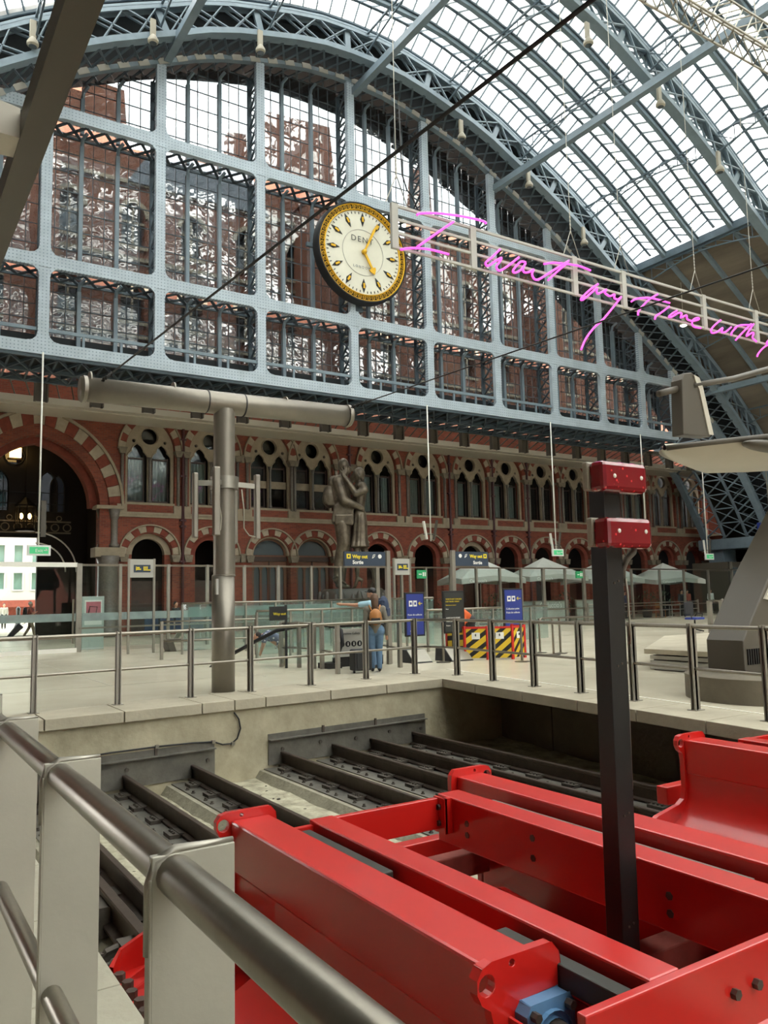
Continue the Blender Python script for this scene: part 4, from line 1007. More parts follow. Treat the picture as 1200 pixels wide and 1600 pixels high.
    # hydraulic strut behind the near end plate
    M().plate([(1.98+dx, -.09), (2.16+dx, -.09), (2.18+dx, -.06), (2.18+dx, .11), (2.16+dx, .14), (1.98+dx, .14), (1.955+dx, .11), (1.955+dx, -.06)], [circ(2.067+dx, .025, .06, 18)], 2.20, 2.26).lathe([(.086, -.04), (.086, 0), (.062, 0), (.062, -.04)], (2.067+dx, 2.22, .025), 20, 'y', False).build('bearing_flange', 'blue_bearing', t, bevel=.004)
    m = BM(t, 'bolt_steel')
    for x in (1.985, 2.15):
        for z in (-.06, .11): bolt(m, (x+dx, 2.2, z), .017, .03)
    m.build('flange_bolts', 'bolt_steel', t)
    M().cyl((2.067+dx, 2.3, .025), (2.067+dx, 1.9, .025), .058, None, 20).build('piston_rod', 'bolt_steel', t, smooth=True)
    for x in (1.93, 2.20): M().box((x+dx-.006, 2.06, -.1), (x+dx+.006, 2.26, .10)).build('guide_plate', 'red_paint', t)
    m = M()
    for i in range(3): m.box((2.62+.035*i+dx, 1.96, .03), (2.64+.035*i+dx, 2.0, .12))
    m.build('small_channel', 'dark_bar', t)
    # flared foot on the far left
    if not dx:
        M().prism([(1.90, 4.1), (1.90, 5.06), (1.34, 4.96), (1.22, 4.84), (1.22, 3.4), (1.9, 3.4)], 'z', -.58, -.545).build('foot_plate', 'red_paint', t, bevel=.004)
        M().add([(1.93, 5.06, -.20), (1.30, 4.93, -.42), (1.22, 4.84, -.47), (1.22, 4.84, -.56), (1.30, 4.93, -.56), (1.93, 5.06, -.56), (1.93, 5.03, -.20), (1.30, 4.90, -.42), (1.24, 4.82, -.47), (1.24, 4.82, -.56), (1.30, 4.90, -.56), (1.93, 5.03, -.56)], [(0, 1, 4, 5), (1, 2, 3, 4), (6, 11, 10, 7), (7, 10, 9, 8), (0, 6, 7, 1), (1, 7, 8, 2)]).build('foot_guard', 'red_paint', t)
        for y in (4.78, 4.64, 4.50): M().prism([(1.30, -.545), (1.92, -.545), (1.92, -.26), (1.84, -.28)], 'y', y, y+.02).build('foot_rib', 'red_paint', t)
        M().box((1.90, 4.1, -.58), (1.93, 5.04, -.0)).build('foot_web', 'red_paint', t)
        m = BM(t, 'bolt_steel')
        for i in range(7): bolt(m, (1.27+.012*(i % 2), 4.80-.12*i, -.545), .032, .045, 'z', 1)
    return t
buffer_stop(0, 'nearest red steel buffer stop filling the lower foreground')
buffer_stop(4.24, 'red buffer stop on the middle track, behind the black signal post')
# ------------------------------------------------------------------ black signal post
t = thing('signal_post', (3.1, 2.75, -.3), 'black steel post in the red buffer carrying two red lamps', 'signal post')
M().beam((3.06, 2.705, -.40), (3.093, 2.705, 2.14), .115, .01, (0, 1, 0)).beam((3.0085, 2.75, -.4), (3.041, 2.75, 2.14), .012, .10, (0, 1, 0)).beam((3.1115, 2.75, -.4), (3.144, 2.75, 2.14), .012, .10, (0, 1, 0)).build('channel', 'black_paint', t, bevel=.003)
m = BM(t, 'bolt_steel', 'rivet')
for z in (-.22, .0, .5, 1.2, 1.6): bolt(m, (3.048+.013*(z+.4), 2.70, z), .006, .004); bolt(m, (3.078+.013*(z+.4), 2.70, z+.01), .006, .004)
m.build('rivets', 'bolt_steel', t)
m = M().beam((3.075, 2.77, .6), (3.093, 2.77, 2.1), .10, .05, (0, 1, 0)); m.build('back_plate', 'black_rubber', t)
for i, (z0, z1, lab) in enumerate(((2.035, 2.18, 'upper red reflector lamp'), (1.765, 1.91, 'lower red reflector lamp'))):
    sx = .012*i
    b = M().box((2.885+sx, 2.665, z0+.008), (3.19+sx, 2.70, z1+.004)).build('lamp_base', 'lamp_cream', t, bevel=.01)
    l = M().box((2.895+sx, 2.575, z0), (3.215+sx, 2.668, z1)).build('lamp_lens', 'red_lens', t, bevel=.022, label=lab)
    m = M()
    for x in (2.975, 3.165): M().ell((x+sx, 2.576, lerp(z0, z1, .55 if i else .5)), (.011, .007, .011), 10, 6).build('lens_screw', 'zip_white', t)
M().tube([(3.17, 2.69, 1.77), (3.16, 2.70, 1.74), (3.11, 2.69, 1.70), (3.155, 2.72, 1.66), (3.165, 2.73, 1.6), (3.17, 2.74, 1.45), (3.17, 2.74, .95), (3.165, 2.74, .6)][3:], .009, 7).tube([(3.20, 2.67, 1.775), (3.195, 2.675, 1.75), (3.165, 2.69, 1.72), (3.158, 2.715, 1.67), (3.158, 2.72, 1.6)], .016, 8).build('conduit', 'iron_plate', t, smooth=True)
M().tube([(3.158, 2.70, 1.62), (3.166, 2.70, 1.55), (3.17, 2.70, 1.4), (3.168, 2.70, 1.3)], .006, 6).build('spare_cable', 'lamp_cream', t, smooth=True)
# ------------------------------------------------------------------ railings
def tube_rail(pts, r, name, mt, par): return M().tube(pts, r, 16).build(name, mt, par, smooth=True)
t = thing('near_railing', (.45, 2, 0), 'stainless steel railing running along the left walkway close to the camera', 'railing')
tube_rail([(.45, -5.5, 1.1), (.45, 9.6, 1.1)], .033, 'top_rail', 'steel', t)
tube_rail([(.44, -5.5, .55), (.44, 9.6, .55)], .027, 'lower_rail', 'steel', t)
for y in (-5.3, -4.33, -3.38, -2.43, -1.48, -.53, .42, 1.37, 2.32, 3.27, 4.22, 5.17, 6.12, 7.07, 8.02, 8.97):
    M().box((.41, y-.008, .0), (.555, y+.008, 1.135)).box((.405, y-.012, .0), (.41, y+.012, 1.10)).build('post', 'post_face', t, bevel=.002)
    M().tube([(.408, y, .98), (.408, y, 1.09), (.418, y, 1.125), (.45, y, 1.140), (.50, y, 1.138), (.554, y, 1.138)], [.009, .009, .009, .008, .007, .005], 8).build('cap_strip', 'steel_flat', t, smooth=True)
Lp = [(-1.2, 12.62), (.1, 12.68), (1.0, 12.72), (2.09, 12.75), (3.33, 12.9), (4.53, 13.0), (5.62, 13.08), (6.87, 13.25), (8.2, 13.48), (9.48, 13.66)]
Rp = [(9.93, 12.83), (9.72, 11.5), (9.61, 10.29), (9.51, 9.13), (9.38, 7.97), (9.2, 6.82), (9.05, 5.7), (8.95, 4.6)]
def far_railing(pts, extra, label, along):
    t = thing('far_railing', (pts[len(pts)//2][0], pts[len(pts)//2][1], 0), label, 'railing')
    P_ = [V((x, y, 0)) for x, y in extra]
    tube_rail([p+V((0, 0, 1.09)) for p in P_], .028, 'top_rail', 'steel', t)
    tube_rail([p+V((0, 0, .54)) for p in P_], .022, 'lower_rail', 'steel', t)
    for (x, y) in pts:
        if along == 'x':
            m = M().box((x-.035, y-.06, 0), (x-.02, y+.06, 1.13)).box((x+.02, y-.06, 0), (x+.035, y+.06, 1.13)).box((x-.035, y-.02, 0), (x+.035, y+.02, 1.10))
            m.box((x-.07, y-.09, 0), (x+.07, y+.09, .012))
        else:
            m = M().box((x-.06, y-.03, 0), (x+.06, y-.015, 1.13)).box((x-.06, y+.015, 0), (x+.06, y+.03, 1.13)).box((x-.02, y-.03, 0), (x+.02, y+.03, 1.10))
            m.box((x-.09, y-.07, 0), (x+.09, y+.07, .012))
        m.build('post', 'steel_post', t)
    return t
far_railing(Lp, Lp+[(9.75, 13.7)], 'tubular steel railing behind the stone coping at the far pit edge', 'x')
far_railing(Rp, [(9.75, 13.7)]+Rp, 'tubular steel railing with flat posts along the right pit edge', 'y')
# ------------------------------------------------------------------ T-shaped mast with antenna panels
t = thing('tee_mast', (5.27, 13.45, 0), 'grey round steel mast with a thick horizontal pipe on top', 'mast')
M().cyl((5.27, 13.45, 0), (5.27, 13.45, 2.0), .20, None, 32).build('column', 'mast_paint', t, smooth=True)
M().cyl((5.29, 13.45, 2.02), (5.29, 13.45, 5.0), .19, None, 32).lathe([(.19, 0), (.205, .01), (.205, .03), (.19, .04)], (5.28, 13.45, 1.99), 32).build('column_upper', 'mast_paint', t, autosmooth=True)
M().cyl((2.80, 13.45, 5.08), (7.92, 13.45, 5.16), .205, None, 32).build('cross_pipe', 'mast_paint', t, smooth=True)
m = M()
for x in (2.86, 7.85): m.cyl((x-.03, 13.45, 5.08+(x-2.8)*.0156), (x+.03, 13.45, 5.08+(x-2.8)*.0156), .225, None, 32)
m.build('end_flange', 'mast_paint', t, autosmooth=True)
for x in (4.95, 5.65): M().cyl((x-.012, 13.45, 5.12), (x+.012, 13.45, 5.12), .212, None, 32).build('joint_band', 'black_rubber', t, autosmooth=True)
for x in (2.95, 4.35, 6.5): M().cyl((x-.012, 13.45, 5.24), (x+.012, 13.45, 5.24), .15, None, 20).build('lug_plate', 'mast_paint', t, autosmooth=True)
M().lathe([(.195, 0), (.25, 0), (.25, .22), (.195, .22)], (5.29, 13.45, 3.55), 28).build('clamp_collar', 'steel_flat', t, autosmooth=True)
for (x, y, z0, z1, w) in ((4.72, 13.35, 2.66, 3.80, .09), (4.99, 13.05, 2.68, 3.88, .12), (5.88, 13.35, 2.66, 3.84, .10), (5.62, 13.75, 2.6, 3.75, .08)):
    M().box((x-w/2, y-.05, z0), (x+w/2, y+.06, z1)).build('antenna_panel', 'mast_paint', t, bevel=.02)
    M().beam((x, y, 3.62), (5.29, 13.45, 3.66), .05, .09).build('antenna_arm', 'steel_flat', t)
M().tube([(5.05, 13.2, 3.6), (5.07, 13.15, 3.3), (5.12, 13.15, 3.0), (5.1, 13.15, 2.8), (5.0, 13.1, 2.68)], .012, 6).tube([(5.58, 13.35, 3.55), (5.6, 13.3, 3.2), (5.6, 13.3, 2.85), (5.7, 13.3, 2.72), (5.85, 13.33, 2.7)], .012, 6).build('feeder_cable', 'lamp_cream', t, smooth=True)
M().box((5.06, 13.23, 1.68), (5.10, 13.30, 1.95)).build('number_plate', 'stripe_grey', t)
def wire(p, q, lab, r=.014, sag=.0, col='black_rubber'):
    t = thing('tension_wire', p, lab, 'wire')
    p = V(p); q = V(q); n = 12
    M().tube([p.lerp(q, i/n)-V((0, 0, sag*4*(i/n)*(1-i/n))) for i in range(n+1)], r, 6).build('wire', col, t, smooth=True)
    d = (q-p).normalized(); m = M()
    for k in range(4):
        c = p+d*(.12+.16*k); m.tube([c+V((0, .05*cos(a), .03*sin(a)))+d*.0 for a in [i*pi/4 for i in range(8)]], .014, 5, True); m.cyl(c, c+d*.16, .02, None, 6)
    m.build('turnbuckle', 'black', t); return t
wire((3.11, 13.3, 5.22), (2.92, -4.6, 4.13), 'black tension wire rising from the left end of the mast pipe', .015)
wire((7.85, 13.3, 5.30), (7.80, 2.0, 4.84), 'black tension wire running right from the right end of the mast pipe', .011)
# ------------------------------------------------------------------ dark overhead beam top left
t = thing('platform_canopy', (-2.9, 8, 0), 'dark brown canopy beam and pale tapered arm crossing the top left corner', 'canopy')
M().prism([(1.05, 5.98), (1.30, 5.98), (1.30, 6.25), (1.05, 6.25)], 'y', -2.0, 16.5).build('long_beam', 'canopy_dark', t)
M().prism([(1.05, 6.0), (1.05, 6.3), (-.6, 6.55), (-3.0, 6.6), (-3.0, 6.0)], 'y', 7.9, 8.3).build('tapered_arm', 'canopy_white', t)
M().prism([(-7.5, 6.75), (1.25, 6.35), (1.25, 6.27), (-3, 6.3), (-7.5, 6.5)], 'y', -80, 5.4).build('canopy_shade_slab', 'canopy_dark', t)  # unseen slab added to shade the walkway, near railing and buffer sides
M().cyl((-2.9, 8.1, 0), (-2.9, 8.1, 6.4), .16, None, 16).build('mast', 'canopy_dark', t, smooth=True)
# ------------------------------------------------------------------ clock
cx, cy, cz = 20.13, 32.6, 18.72
t = thing('station_clock', (cx, cy+.3, cz), 'huge round station clock with gold ring on the iron screen, DENT on its dial', 'clock')
M().lathe([(2.45, .55), (2.62, .5), (2.62, .12), (2.55, 0), (2.50, 0), (2.5, .1)], (cx, cy-.1, cz), 64, 'y', False).cyl((cx, cy+.3, cz), (cx, cy+.45, cz), 2.5, None, 64).build('case', 'black', t, autosmooth=True)
M().lathe([(2.14, 0), (2.14, .06), (0.01, .06)], (cx, cy+.0, cz), 64, 'y').cyl((cx, cy+.02, cz), (cx, cy+.1, cz), 2.2, None, 64).build('dial', 'dial', t, autosmooth=True)
m = M().lathe([(2.16, .08), (2.17, -.06), (2.2, -.08), (2.23, -.04), (2.23, .08)], (cx, cy, cz), 72, 'y', False).lathe([(2.44, .08), (2.44, -.05), (2.48, -.08), (2.5, -.04), (2.5, .08)], (cx, cy, cz), 72, 'y', False)
for i in range(56):
    a = 2*pi*i/56; c = V((cx+2.33*cos(a), cy-.05, cz+2.33*sin(a)))
    m.tube([c+V((.085*cos(b), 0, .085*sin(b))) for b in [k*pi/5 for k in range(10)]], .018, 5, True); m.ell(c, .028, 6, 4)
m.build('gold_ring', 'gold', t, smooth=True)
M().lathe([(2.22, .04), (2.45, .04), (2.45, .06), (2.22, .06)], (cx, cy, cz), 64, 'y', False).build('ring_ground', 'gold_dark', t)
for i in range(12):
    a = pi/2-2*pi*i/12; c = V((cx+1.72*cos(a), cy-.03, cz+1.72*sin(a))); r = V((cos(a), 0, sin(a))); s = V((-sin(a), 0, cos(a)))
    m = M(); A = [c+r*.36, c+s*.13, c-r*.36, c-s*.13]; m.add(A+[p+V((0, .05, 0)) for p in A], [(0, 1, 2, 3), (7, 6, 5, 4), (0, 4, 5, 1), (1, 5, 6, 2), (2, 6, 7, 3), (3, 7, 4, 0)])
    hm = m.build('hour_marker', 'black', t)
    m = M(); c2 = c+V((0, -.02, 0)); m.beam(c2-r*.13, c2+r*.13, .10, .02, (0, 1, 0)); m.build('gold_inlay', 'gold', hm if False else t)
m = M()
for i in range(60):
    if i % 5 == 0: continue
    a = 2*pi*i/60; r = V((cos(a), 0, sin(a))); c = V((cx, cy-.01, cz)); m.beam(c+r*1.98, c+r*2.09, .035, .02, (0, 1, 0))
m.build('minute_marks', 'black', t)
M().lathe([(1.17, 0), (1.17, -.02), (1.19, -.02), (1.19, 0)], (cx, cy-.0, cz), 64, 'y', False).build('inner_ring', 'stripe_grey', t)
txt('DENT', (cx-.72, cy-.06, cz+.50), .42, 'board_black', t, sp=1.3, name='lettering')
txt('LONDON', (cx-.62, cy-.06, cz-.85), .18, 'soffit_iron', t, sp=1.5, name='lettering')
def hand(a, L_, w, name, spade):
    r = V((sin(a), 0, cos(a))); s = V((cos(a), 0, -sin(a))); c = V((cx, cy-.16, cz)); m = M()
    P_ = [c-s*w*.6, c+s*w*.6, c+r*L_*.75+s*w*(.9 if not spade else .45), c+r*L_, c+r*L_*.75-s*w*(.9 if not spade else .45)]
    if spade: P_ = [c-s*w*.7, c+s*w*.7, c+r*L_*.72+s*w*.6, c+r*L_*.74+s*w*2.2, c+r*L_*.84+s*w*1.9, c+r*L_, c+r*L_*.84-s*w*1.9, c+r*L_*.74-s*w*2.2, c+r*L_*.72-s*w*.6]
    k = len(P_); m.add(P_+[p+V((0, .06, 0)) for p in P_], [tuple(range(k)), tuple(range(2*k-1, k-1, -1))]+[(i, i+k, (i+1) % k+k, (i+1) % k) for i in range(k)])
    return m.build(name, 'gold', t)
hand(radians(26), 1.85, .07, 'minute_hand', False); hand(radians(151), 1.22, .09, 'hour_hand', True)
M().lathe([(.12, 0), (.13, -.1), (.09, -.2), (.03, -.22)], (cx, cy-.05, cz), 20, 'y').build('centre_boss', 'gold', t, smooth=True)
M().box((cx-.2, cy+.45, cz-2.9), (cx+.2, cy+.62, cz-2.3)).build('mounting_bracket', 'soffit_iron', t)
M().box((cx-2.9, cy+.45, cz-.1), (cx-2.3, cy+.6, cz+.1)).build('mounting_bracket', 'soffit_iron', t)
# ------------------------------------------------------------------ neon sign
NY = 17.0
t = thing('neon_sign', (20, NY, 11.4), 'long suspended pale frame with pink neon handwriting reading I want my time with', 'neon sign')
for z in (12.06, 11.68, 11.3, 10.88):
    s = 0.0; M().box((11.45, NY-.03, z-.035), (34.5, NY+.03, z+.035)).build('frame_rail', 'stripe_grey', t)
for x in (11.5, 14.2, 18.28, 20.55, 24.78, 27.95, 31.0, 34.4): M().box((x-.10, NY-.05, 10.84), (x+.10, NY+.05, 12.11)).build('frame_upright', 'stripe_grey', t)
words_ = {
 'neon_letter_i': [[(12.14, 11.88), (12.25, 11.95), (12.60, 12.05), (13.04, 12.14), (13.78, 12.24), (14.48, 12.28), (14.59, 12.22)], [(13.40, 12.00), (12.86, 11.57), (12.11, 10.96)], [(11.58, 10.77), (11.92, 10.89), (12.51, 10.99), (13.19, 11.00)]],
 'neon_word_want': [[(15.08, 11.57), (14.77, 11.27), (14.53, 11.06), (14.53, 10.98), (14.63, 10.98), (14.91, 11.19), (15.13, 11.32), (15.03, 11.16), (14.92, 11.02), (14.97, 10.92), (15.11, 10.95), (15.43, 11.18), (15.81, 11.49)], [(16.07, 11.39), (15.88, 11.37), (15.65, 11.15), (15.55, 11.01), (15.64, 10.98), (15.87, 11.12), (16.07, 11.36), (15.96, 11.19), (15.99, 11.07), (16.18, 11.11), (16.38, 11.23), (16.31, 11.07), (16.40, 10.94), (16.60, 10.98), (17.08, 11.30), (17.89, 11.83)], [(17.82, 11.74), (17.42, 11.42), (16.96, 11.02)], [(16.82, 11.50), (17.23, 11.63), (17.78, 11.71), (18.34, 11.76), (18.84, 11.72)]],
 'neon_word_my': [[(19.16, 11.34), (18.87, 11.15), (18.57, 10.91), (18.34, 10.69), (18.44, 10.69), (18.78, 10.95), (19.09, 11.19), (19.07, 11.08), (19.15, 11.02), (19.53, 11.23), (19.45, 11.11), (19.67, 11.04), (19.90, 11.14), (19.88, 11.02), (20.05, 11.00), (20.20, 11.10)], [(20.22, 11.12), (19.87, 10.76), (19.31, 10.21), (18.85, 9.84), (18.46, 9.42), (18.24, 9.05)]],
 'neon_word_time': [[(20.70, 11.05), (20.90, 11.17), (21.31, 11.29), (21.80, 11.37), (22.67, 11.37)], [(22.06, 11.56), (21.63, 11.31), (21.24, 10.99), (21.03, 10.78), (21.00, 10.64)], [(22.64, 11.24), (22.17, 10.93), (21.91, 10.78), (21.84, 10.65)], [(23.03, 11.16), (22.76, 11.01), (22.58, 10.87), (22.75, 10.90), (23.11, 11.10), (23.28, 11.10), (23.22, 10.95), (23.54, 11.09), (23.57, 10.96), (23.83, 10.94), (24.20, 11.05), (24.20, 11.11), (23.97, 11.04), (23.83, 10.89), (23.90, 10.75), (24.30, 10.76)]],
 'neon_word_with': [[(25.50, 11.26), (25.15, 11.03), (24.90, 10.81), (24.93, 10.69), (25.22, 10.77), (25.57, 10.98), (25.50, 10.82), (25.74, 10.86), (26.10, 11.10)], [(26.39, 11.12), (26.13, 10.92), (26.07, 10.79)], [(26.30, 11.10), (26.71, 11.28), (27.47, 11.41)], [(27.37, 11.44), (26.77, 11.00), (26.32, 10.65)], [(27.52, 11.46), (27.18, 11.13), (27.01, 10.91), (27.38, 11.10), (27.48, 11.08), (27.39, 10.91), (27.63, 10.80)]],
 'neon_word_you': [[(28.56, 11.07), (28.27, 10.84), (28.53, 10.82), (29.02, 10.99)], [(29.05, 11.03), (28.37, 10.79), (27.98, 10.58), (27.69, 10.35), (27.60, 10.22)], [(29.78, 10.98), (29.42, 10.77), (29.63, 10.70), (29.99, 10.88), (29.78, 10.98)], [(30.55, 10.97), (30.30, 10.74), (30.63, 10.72), (31.13, 10.99), (30.98, 10.74)]],
}
for nm_, strokes in words_.items():
    m = M()
    for st_ in strokes:
        P_ = [V((a, NY-.16, b)) for a, b in st_]; Q = []
        for i in range(len(P_)-1):
            p0 = P_[max(0, i-1)]; p1 = P_[i]; p2 = P_[i+1]; p3 = P_[min(len(P_)-1, i+2)]
            for k in range(4):
                u = k/4; Q.append(.5*((2*p1)+(p2-p0)*u+(2*p0-5*p1+4*p2-p3)*u*u+(-p0+3*p1-3*p2+p3)*u**3))
        Q.append(P_[-1]); m.tube(Q, .034, 8)
    m.build(nm_, 'neon_pink', t, smooth=True)
m = M()
for x in (11.6, 18.2, 20.5, 24.4, 27.9, 34.3):
    top = AZ(x-AC)+.3
    m.cyl((x, NY, 12.9), (x, NY, top), .012, None, 5)
    for s in (-.35, .35): m.cyl((x+s, NY, 12.1), (x, NY, 12.95), .014, None, 5)
    for k in range(6): m.ell((x, NY, 12.9+.12*k), (.03, .02, .06), 6, 4)
m.build('suspension_chains', 'steel_flat', t)
M().tube([(11.75, NY, 15.0), (11.78, NY, 13.6), (11.8, NY, 13.0), (11.95, NY, 12.6), (12.1, NY, 12.5), (12.3, NY, 12.1)], .02, 6).build('power_cable', 'black_rubber', t, smooth=True)
# ------------------------------------------------------------------ rib floodlights
def flood(x, y, z, lab):
    t = thing('floodlight', (x, y, z), lab, 'floodlight', 'floodlights on the roof ribs')
    M().box((x-.12, y-.25, z), (x+.12, y-.12, z+.75)).build('bracket', 'lamp_cream', t, bevel=.02)
    M().lathe([(.16, 0), (.22, .06), (.22, .16), (.14, .3), (.08, .38)], (x, y-.22, z-.35), 16).build('lamp_head', 'lamp_cream', t, autosmooth=True)
    M().cyl((x, y-.22, z-.36), (x, y-.22, z-.34), .15, None, 16).build('lamp_glass', 'sash_glass', t)
fl = [(4.51, 31.4, 23.3, 'leftmost cream floodlight on the first roof rib, near the dark beam'), (9.14, 31.4, 25.2, 'cream floodlight on the first rib above the third row of panes, second from left'), (14.01, 31.4, 26.6, 'cream floodlight on the first rib at the crown, third from left'), (25.55, 31.4, 26.0, 'cream floodlight on the first rib right of the wire crossing'), (30.27, 31.4, 24.6, 'cream floodlight on the first rib below the big blue strut'),
      (34.48, 31.4, 22.2, 'lowest cream floodlight on the first rib, above the neon frame'), (25.54, 22.5, 25.7, 'upper cream floodlight on the second rib'), (30.22, 22.5, 24.4, 'middle cream floodlight on the second rib, by the strut crossing'), (34.52, 22.5, 22.4, 'lower cream floodlight on the second rib')]
for f in fl: flood(*f)
for x, y, z, lab in ((40.2, 29, 17.3, 'small bell lamp glinting below the neon word time'), (45.5, 27.0, 11.2, 'bright white lamp above the canopy edge at the right')):
    t = thing('bell_lamp', (x, y, z), lab, 'lamp'); M().lathe([(.3, 0), (.22, .12), (.1, .3), (.06, .5)], (x, y, z), 16).cyl((x, y, z+.4), (x, y, AZ(x-AC)+.9), .02, None, 5).build('lamp_shade', 'lamp_cream', t, smooth=True)
    M().ell((x, y, z+.02), (.2, .2, .1), 12, 6).build('bulb', 'lamp_white', t)
t = thing('lighting_truss', (23, 14, 20.2), 'silver lattice lighting truss hung under the roof at top right', 'truss')
m = M(); n = 22; xa, xb = 18.5, 31.0
for dy, dz in ((0, 0), (.8, 0), (0, .9), (.8, .9)): m.cyl((xa, 14+dy, 19.8+dz), (xb, 14+dy, 19.8+dz), .045, None, 6)
for i in range(n):
    a, b = lerp(xa, xb, i/n), lerp(xa, xb, (i+1)/n)
    for p, q in (((a, 14, 19.8), (b, 14, 20.7)), ((a, 14.8, 20.7), (b, 14.8, 19.8)), ((a, 14, 19.8), (b, 14.8, 19.8)), ((a, 14.8, 20.7), (b, 14, 20.7))): m.cyl(p, q, .025, None, 5)
m.build('truss_tubes', 'steel_flat', t, kind='stuff')
m = M()
for x in (19.5, 25, 30): m.cyl((x, 14.4, 20.7), (x, 14.4, AZ(x-AC)+.3), .02, None, 5)
m.build('hanging_cables', 'steel_flat', t)
# ================================================================== CONCOURSE
def SY(x): return 28.3+.118*(x-6)
t = thing('glass_screen', (20, SY(20), 0), 'long tall glazed security screen with steel posts across the concourse', 'glass screen')
sx = [.8, 3.4, 5.98, 7.38, 9.14, 10.68, 12.24, 13.76, 15.32, 16.8, 18.8, 20.2, 21.66, 23.24, 24.98, 26.66, 28.24, 30.0, 31.82, 33.44, 35.64, 38.04, 41.02, 43.8, 46.8, 49.98, 53]
wide = {5.98, 30.0, 18.8, 33.44}
for a, b in zip(sx, sx[1:]):
    ya, yb = SY(a), SY(b)
    M().prism([(a, ya), (b, yb), (b, yb+.012), (a, ya+.012)], 'z', .12, 2.86).build('pane', 'screen_glass', t)
for x in sx:
    w = .17 if x in wide else .09
    M().box((x-w/2, SY(x)-.07, 0), (x+w/2, SY(x)+.07, 2.95)).build('post', 'steel_post', t)
M().beam((.8, SY(.8), 2.9), (5.9, SY(5.9), 2.9), .1, .15).build('top_rail', 'zip_white', t)
M().beam((5.9, SY(5.9), 2.9), (53, SY(53), 2.98), .07, .07).build('top_rail', 'steel', t)
M().beam((.8, SY(.8)-.1, .07), (5.9, SY(5.9)-.1, .07), .1, .14).build('bottom_rail', 'zip_white', t)
M().beam((5.98, SY(6)-.12, .78), (53, SY(53)-.12, .78), .06, .06).build('guard_rail', 'steel', t)
for a, b in ((.8, 5.9), (6.1, 15.2)): M().prism([(a, SY(a)-.02), (b, SY(b)-.02), (b, SY(b)-.012), (a, SY(a)-.012)], 'z', 1.02, 1.28).build('manifestation_band', 'frost_band', t)
M().cyl((5.75, SY(5.8)-.25, .3), (5.75, SY(5.8)-.25, 1.75), .03, None, 8).build('door_handle_bar', 'steel', t)
# low rails in front of the screen
def low_rail(pts, zs, lab, posts=True, pw=.07, h=1.05):
    t = thing('low_railing', (pts[0][0], pts[0][1], 0), lab, 'railing')
    for z in zs: M().tube([(x, y, z) for x, y in pts], .025, 8).build('rail', 'steel', t, smooth=True)
    if posts:
        for x, y in pts: M().box((x-pw/2, y-.05, 0), (x+pw/2, y+.05, h)).build('post', 'steel_post', t)
    return t
low_rail([(6.9, 22.2), (8.4, 22.0), (9.6, 21.9), (10.7, 21.8)], (1.04, .5), 'low steel railing behind the hotel symbol sign')
low_rail([(8.27, 17.42), (8.49, 16.93), (8.6, 16.4)], (1.02, .45), 'short steel railing beside the escalator head, left of the suitcase')
low_rail([(8.35, 14.86), (8.7, 16.2)], (1.0, .42), 'short railing bay just left of the black suitcase')
low_rail([(10.12, 15.16), (10.43, 16.09), (10.9, 17.5)], (1.0, .42), 'short railing between the couple and the first blue board')
low_rail([(20.1, 14.24), (19.4, 13.37), (24, 16.5)], (1.28, .62), 'steel railing on the raised slab at the right', True, .12, 1.28)
low_rail([(13.9, 14.6), (15.2, 15.9), (17.5, 15.2)], (.93,), 'low rail with belts right of the hazard barrier', False)
low_rail([(33, 30.9), (44, 32.0)], (.5, .95), 'low steel rail in front of the glass screen at the right')
# escalator enclosure: tall glass balustrades
def glasswall(pts, z0, z1, lab, cap=True, n=4):
    t = thing('glass_balustrade', (pts[0][0], pts[0][1], 0), lab, 'balustrade')
    for a, b in zip(pts, pts[1:]):
        for i in range(n):
            p = (lerp(a[0], b[0], i/n), lerp(a[1], b[1], i/n)); q = (lerp(a[0], b[0], (i+.985)/n), lerp(a[1], b[1], (i+.985)/n))
            M().beam((p[0], p[1], (z0+z1)/2), (q[0], q[1], (z0+z1)/2), .02, z1-z0).build('pane', 'green_glass', t)
            M().box((p[0]-.025, p[1]-.04, z0-.1), (p[0]+.025, p[1]+.04, z1)).build('post', 'steel_post', t)
    if cap: M().tube([(x, y, z1+.03) for x, y in pts], .032, 8).build('handrail', 'steel', t, smooth=True)
    return t
glasswall([(8.09, 24), (14.3, 24)], .1, 1.5, 'tall pale green glass balustrade around the escalator void', True, 6)
glasswall([(14.3, 24), (15.0, 20.5)], .1, 1.5, 'green glass return behind the pointing man', True, 3)
glasswall([(9.0, 20.5), (13.2, 20.8)], .1, 1.25, 'inner green glass balustrade behind the couple', True, 4)
glasswall([(13.6, 18.9), (19.6, 20.2)], .1, 1.15, 'green glass balustrade behind the information boards', True, 6)
M().box((8.3, 24.05, 1.12), (14.2, 24.08, 1.42)).build('manifestation_band', 'frost_band', bpy.data.objects['glass_balustrade'])
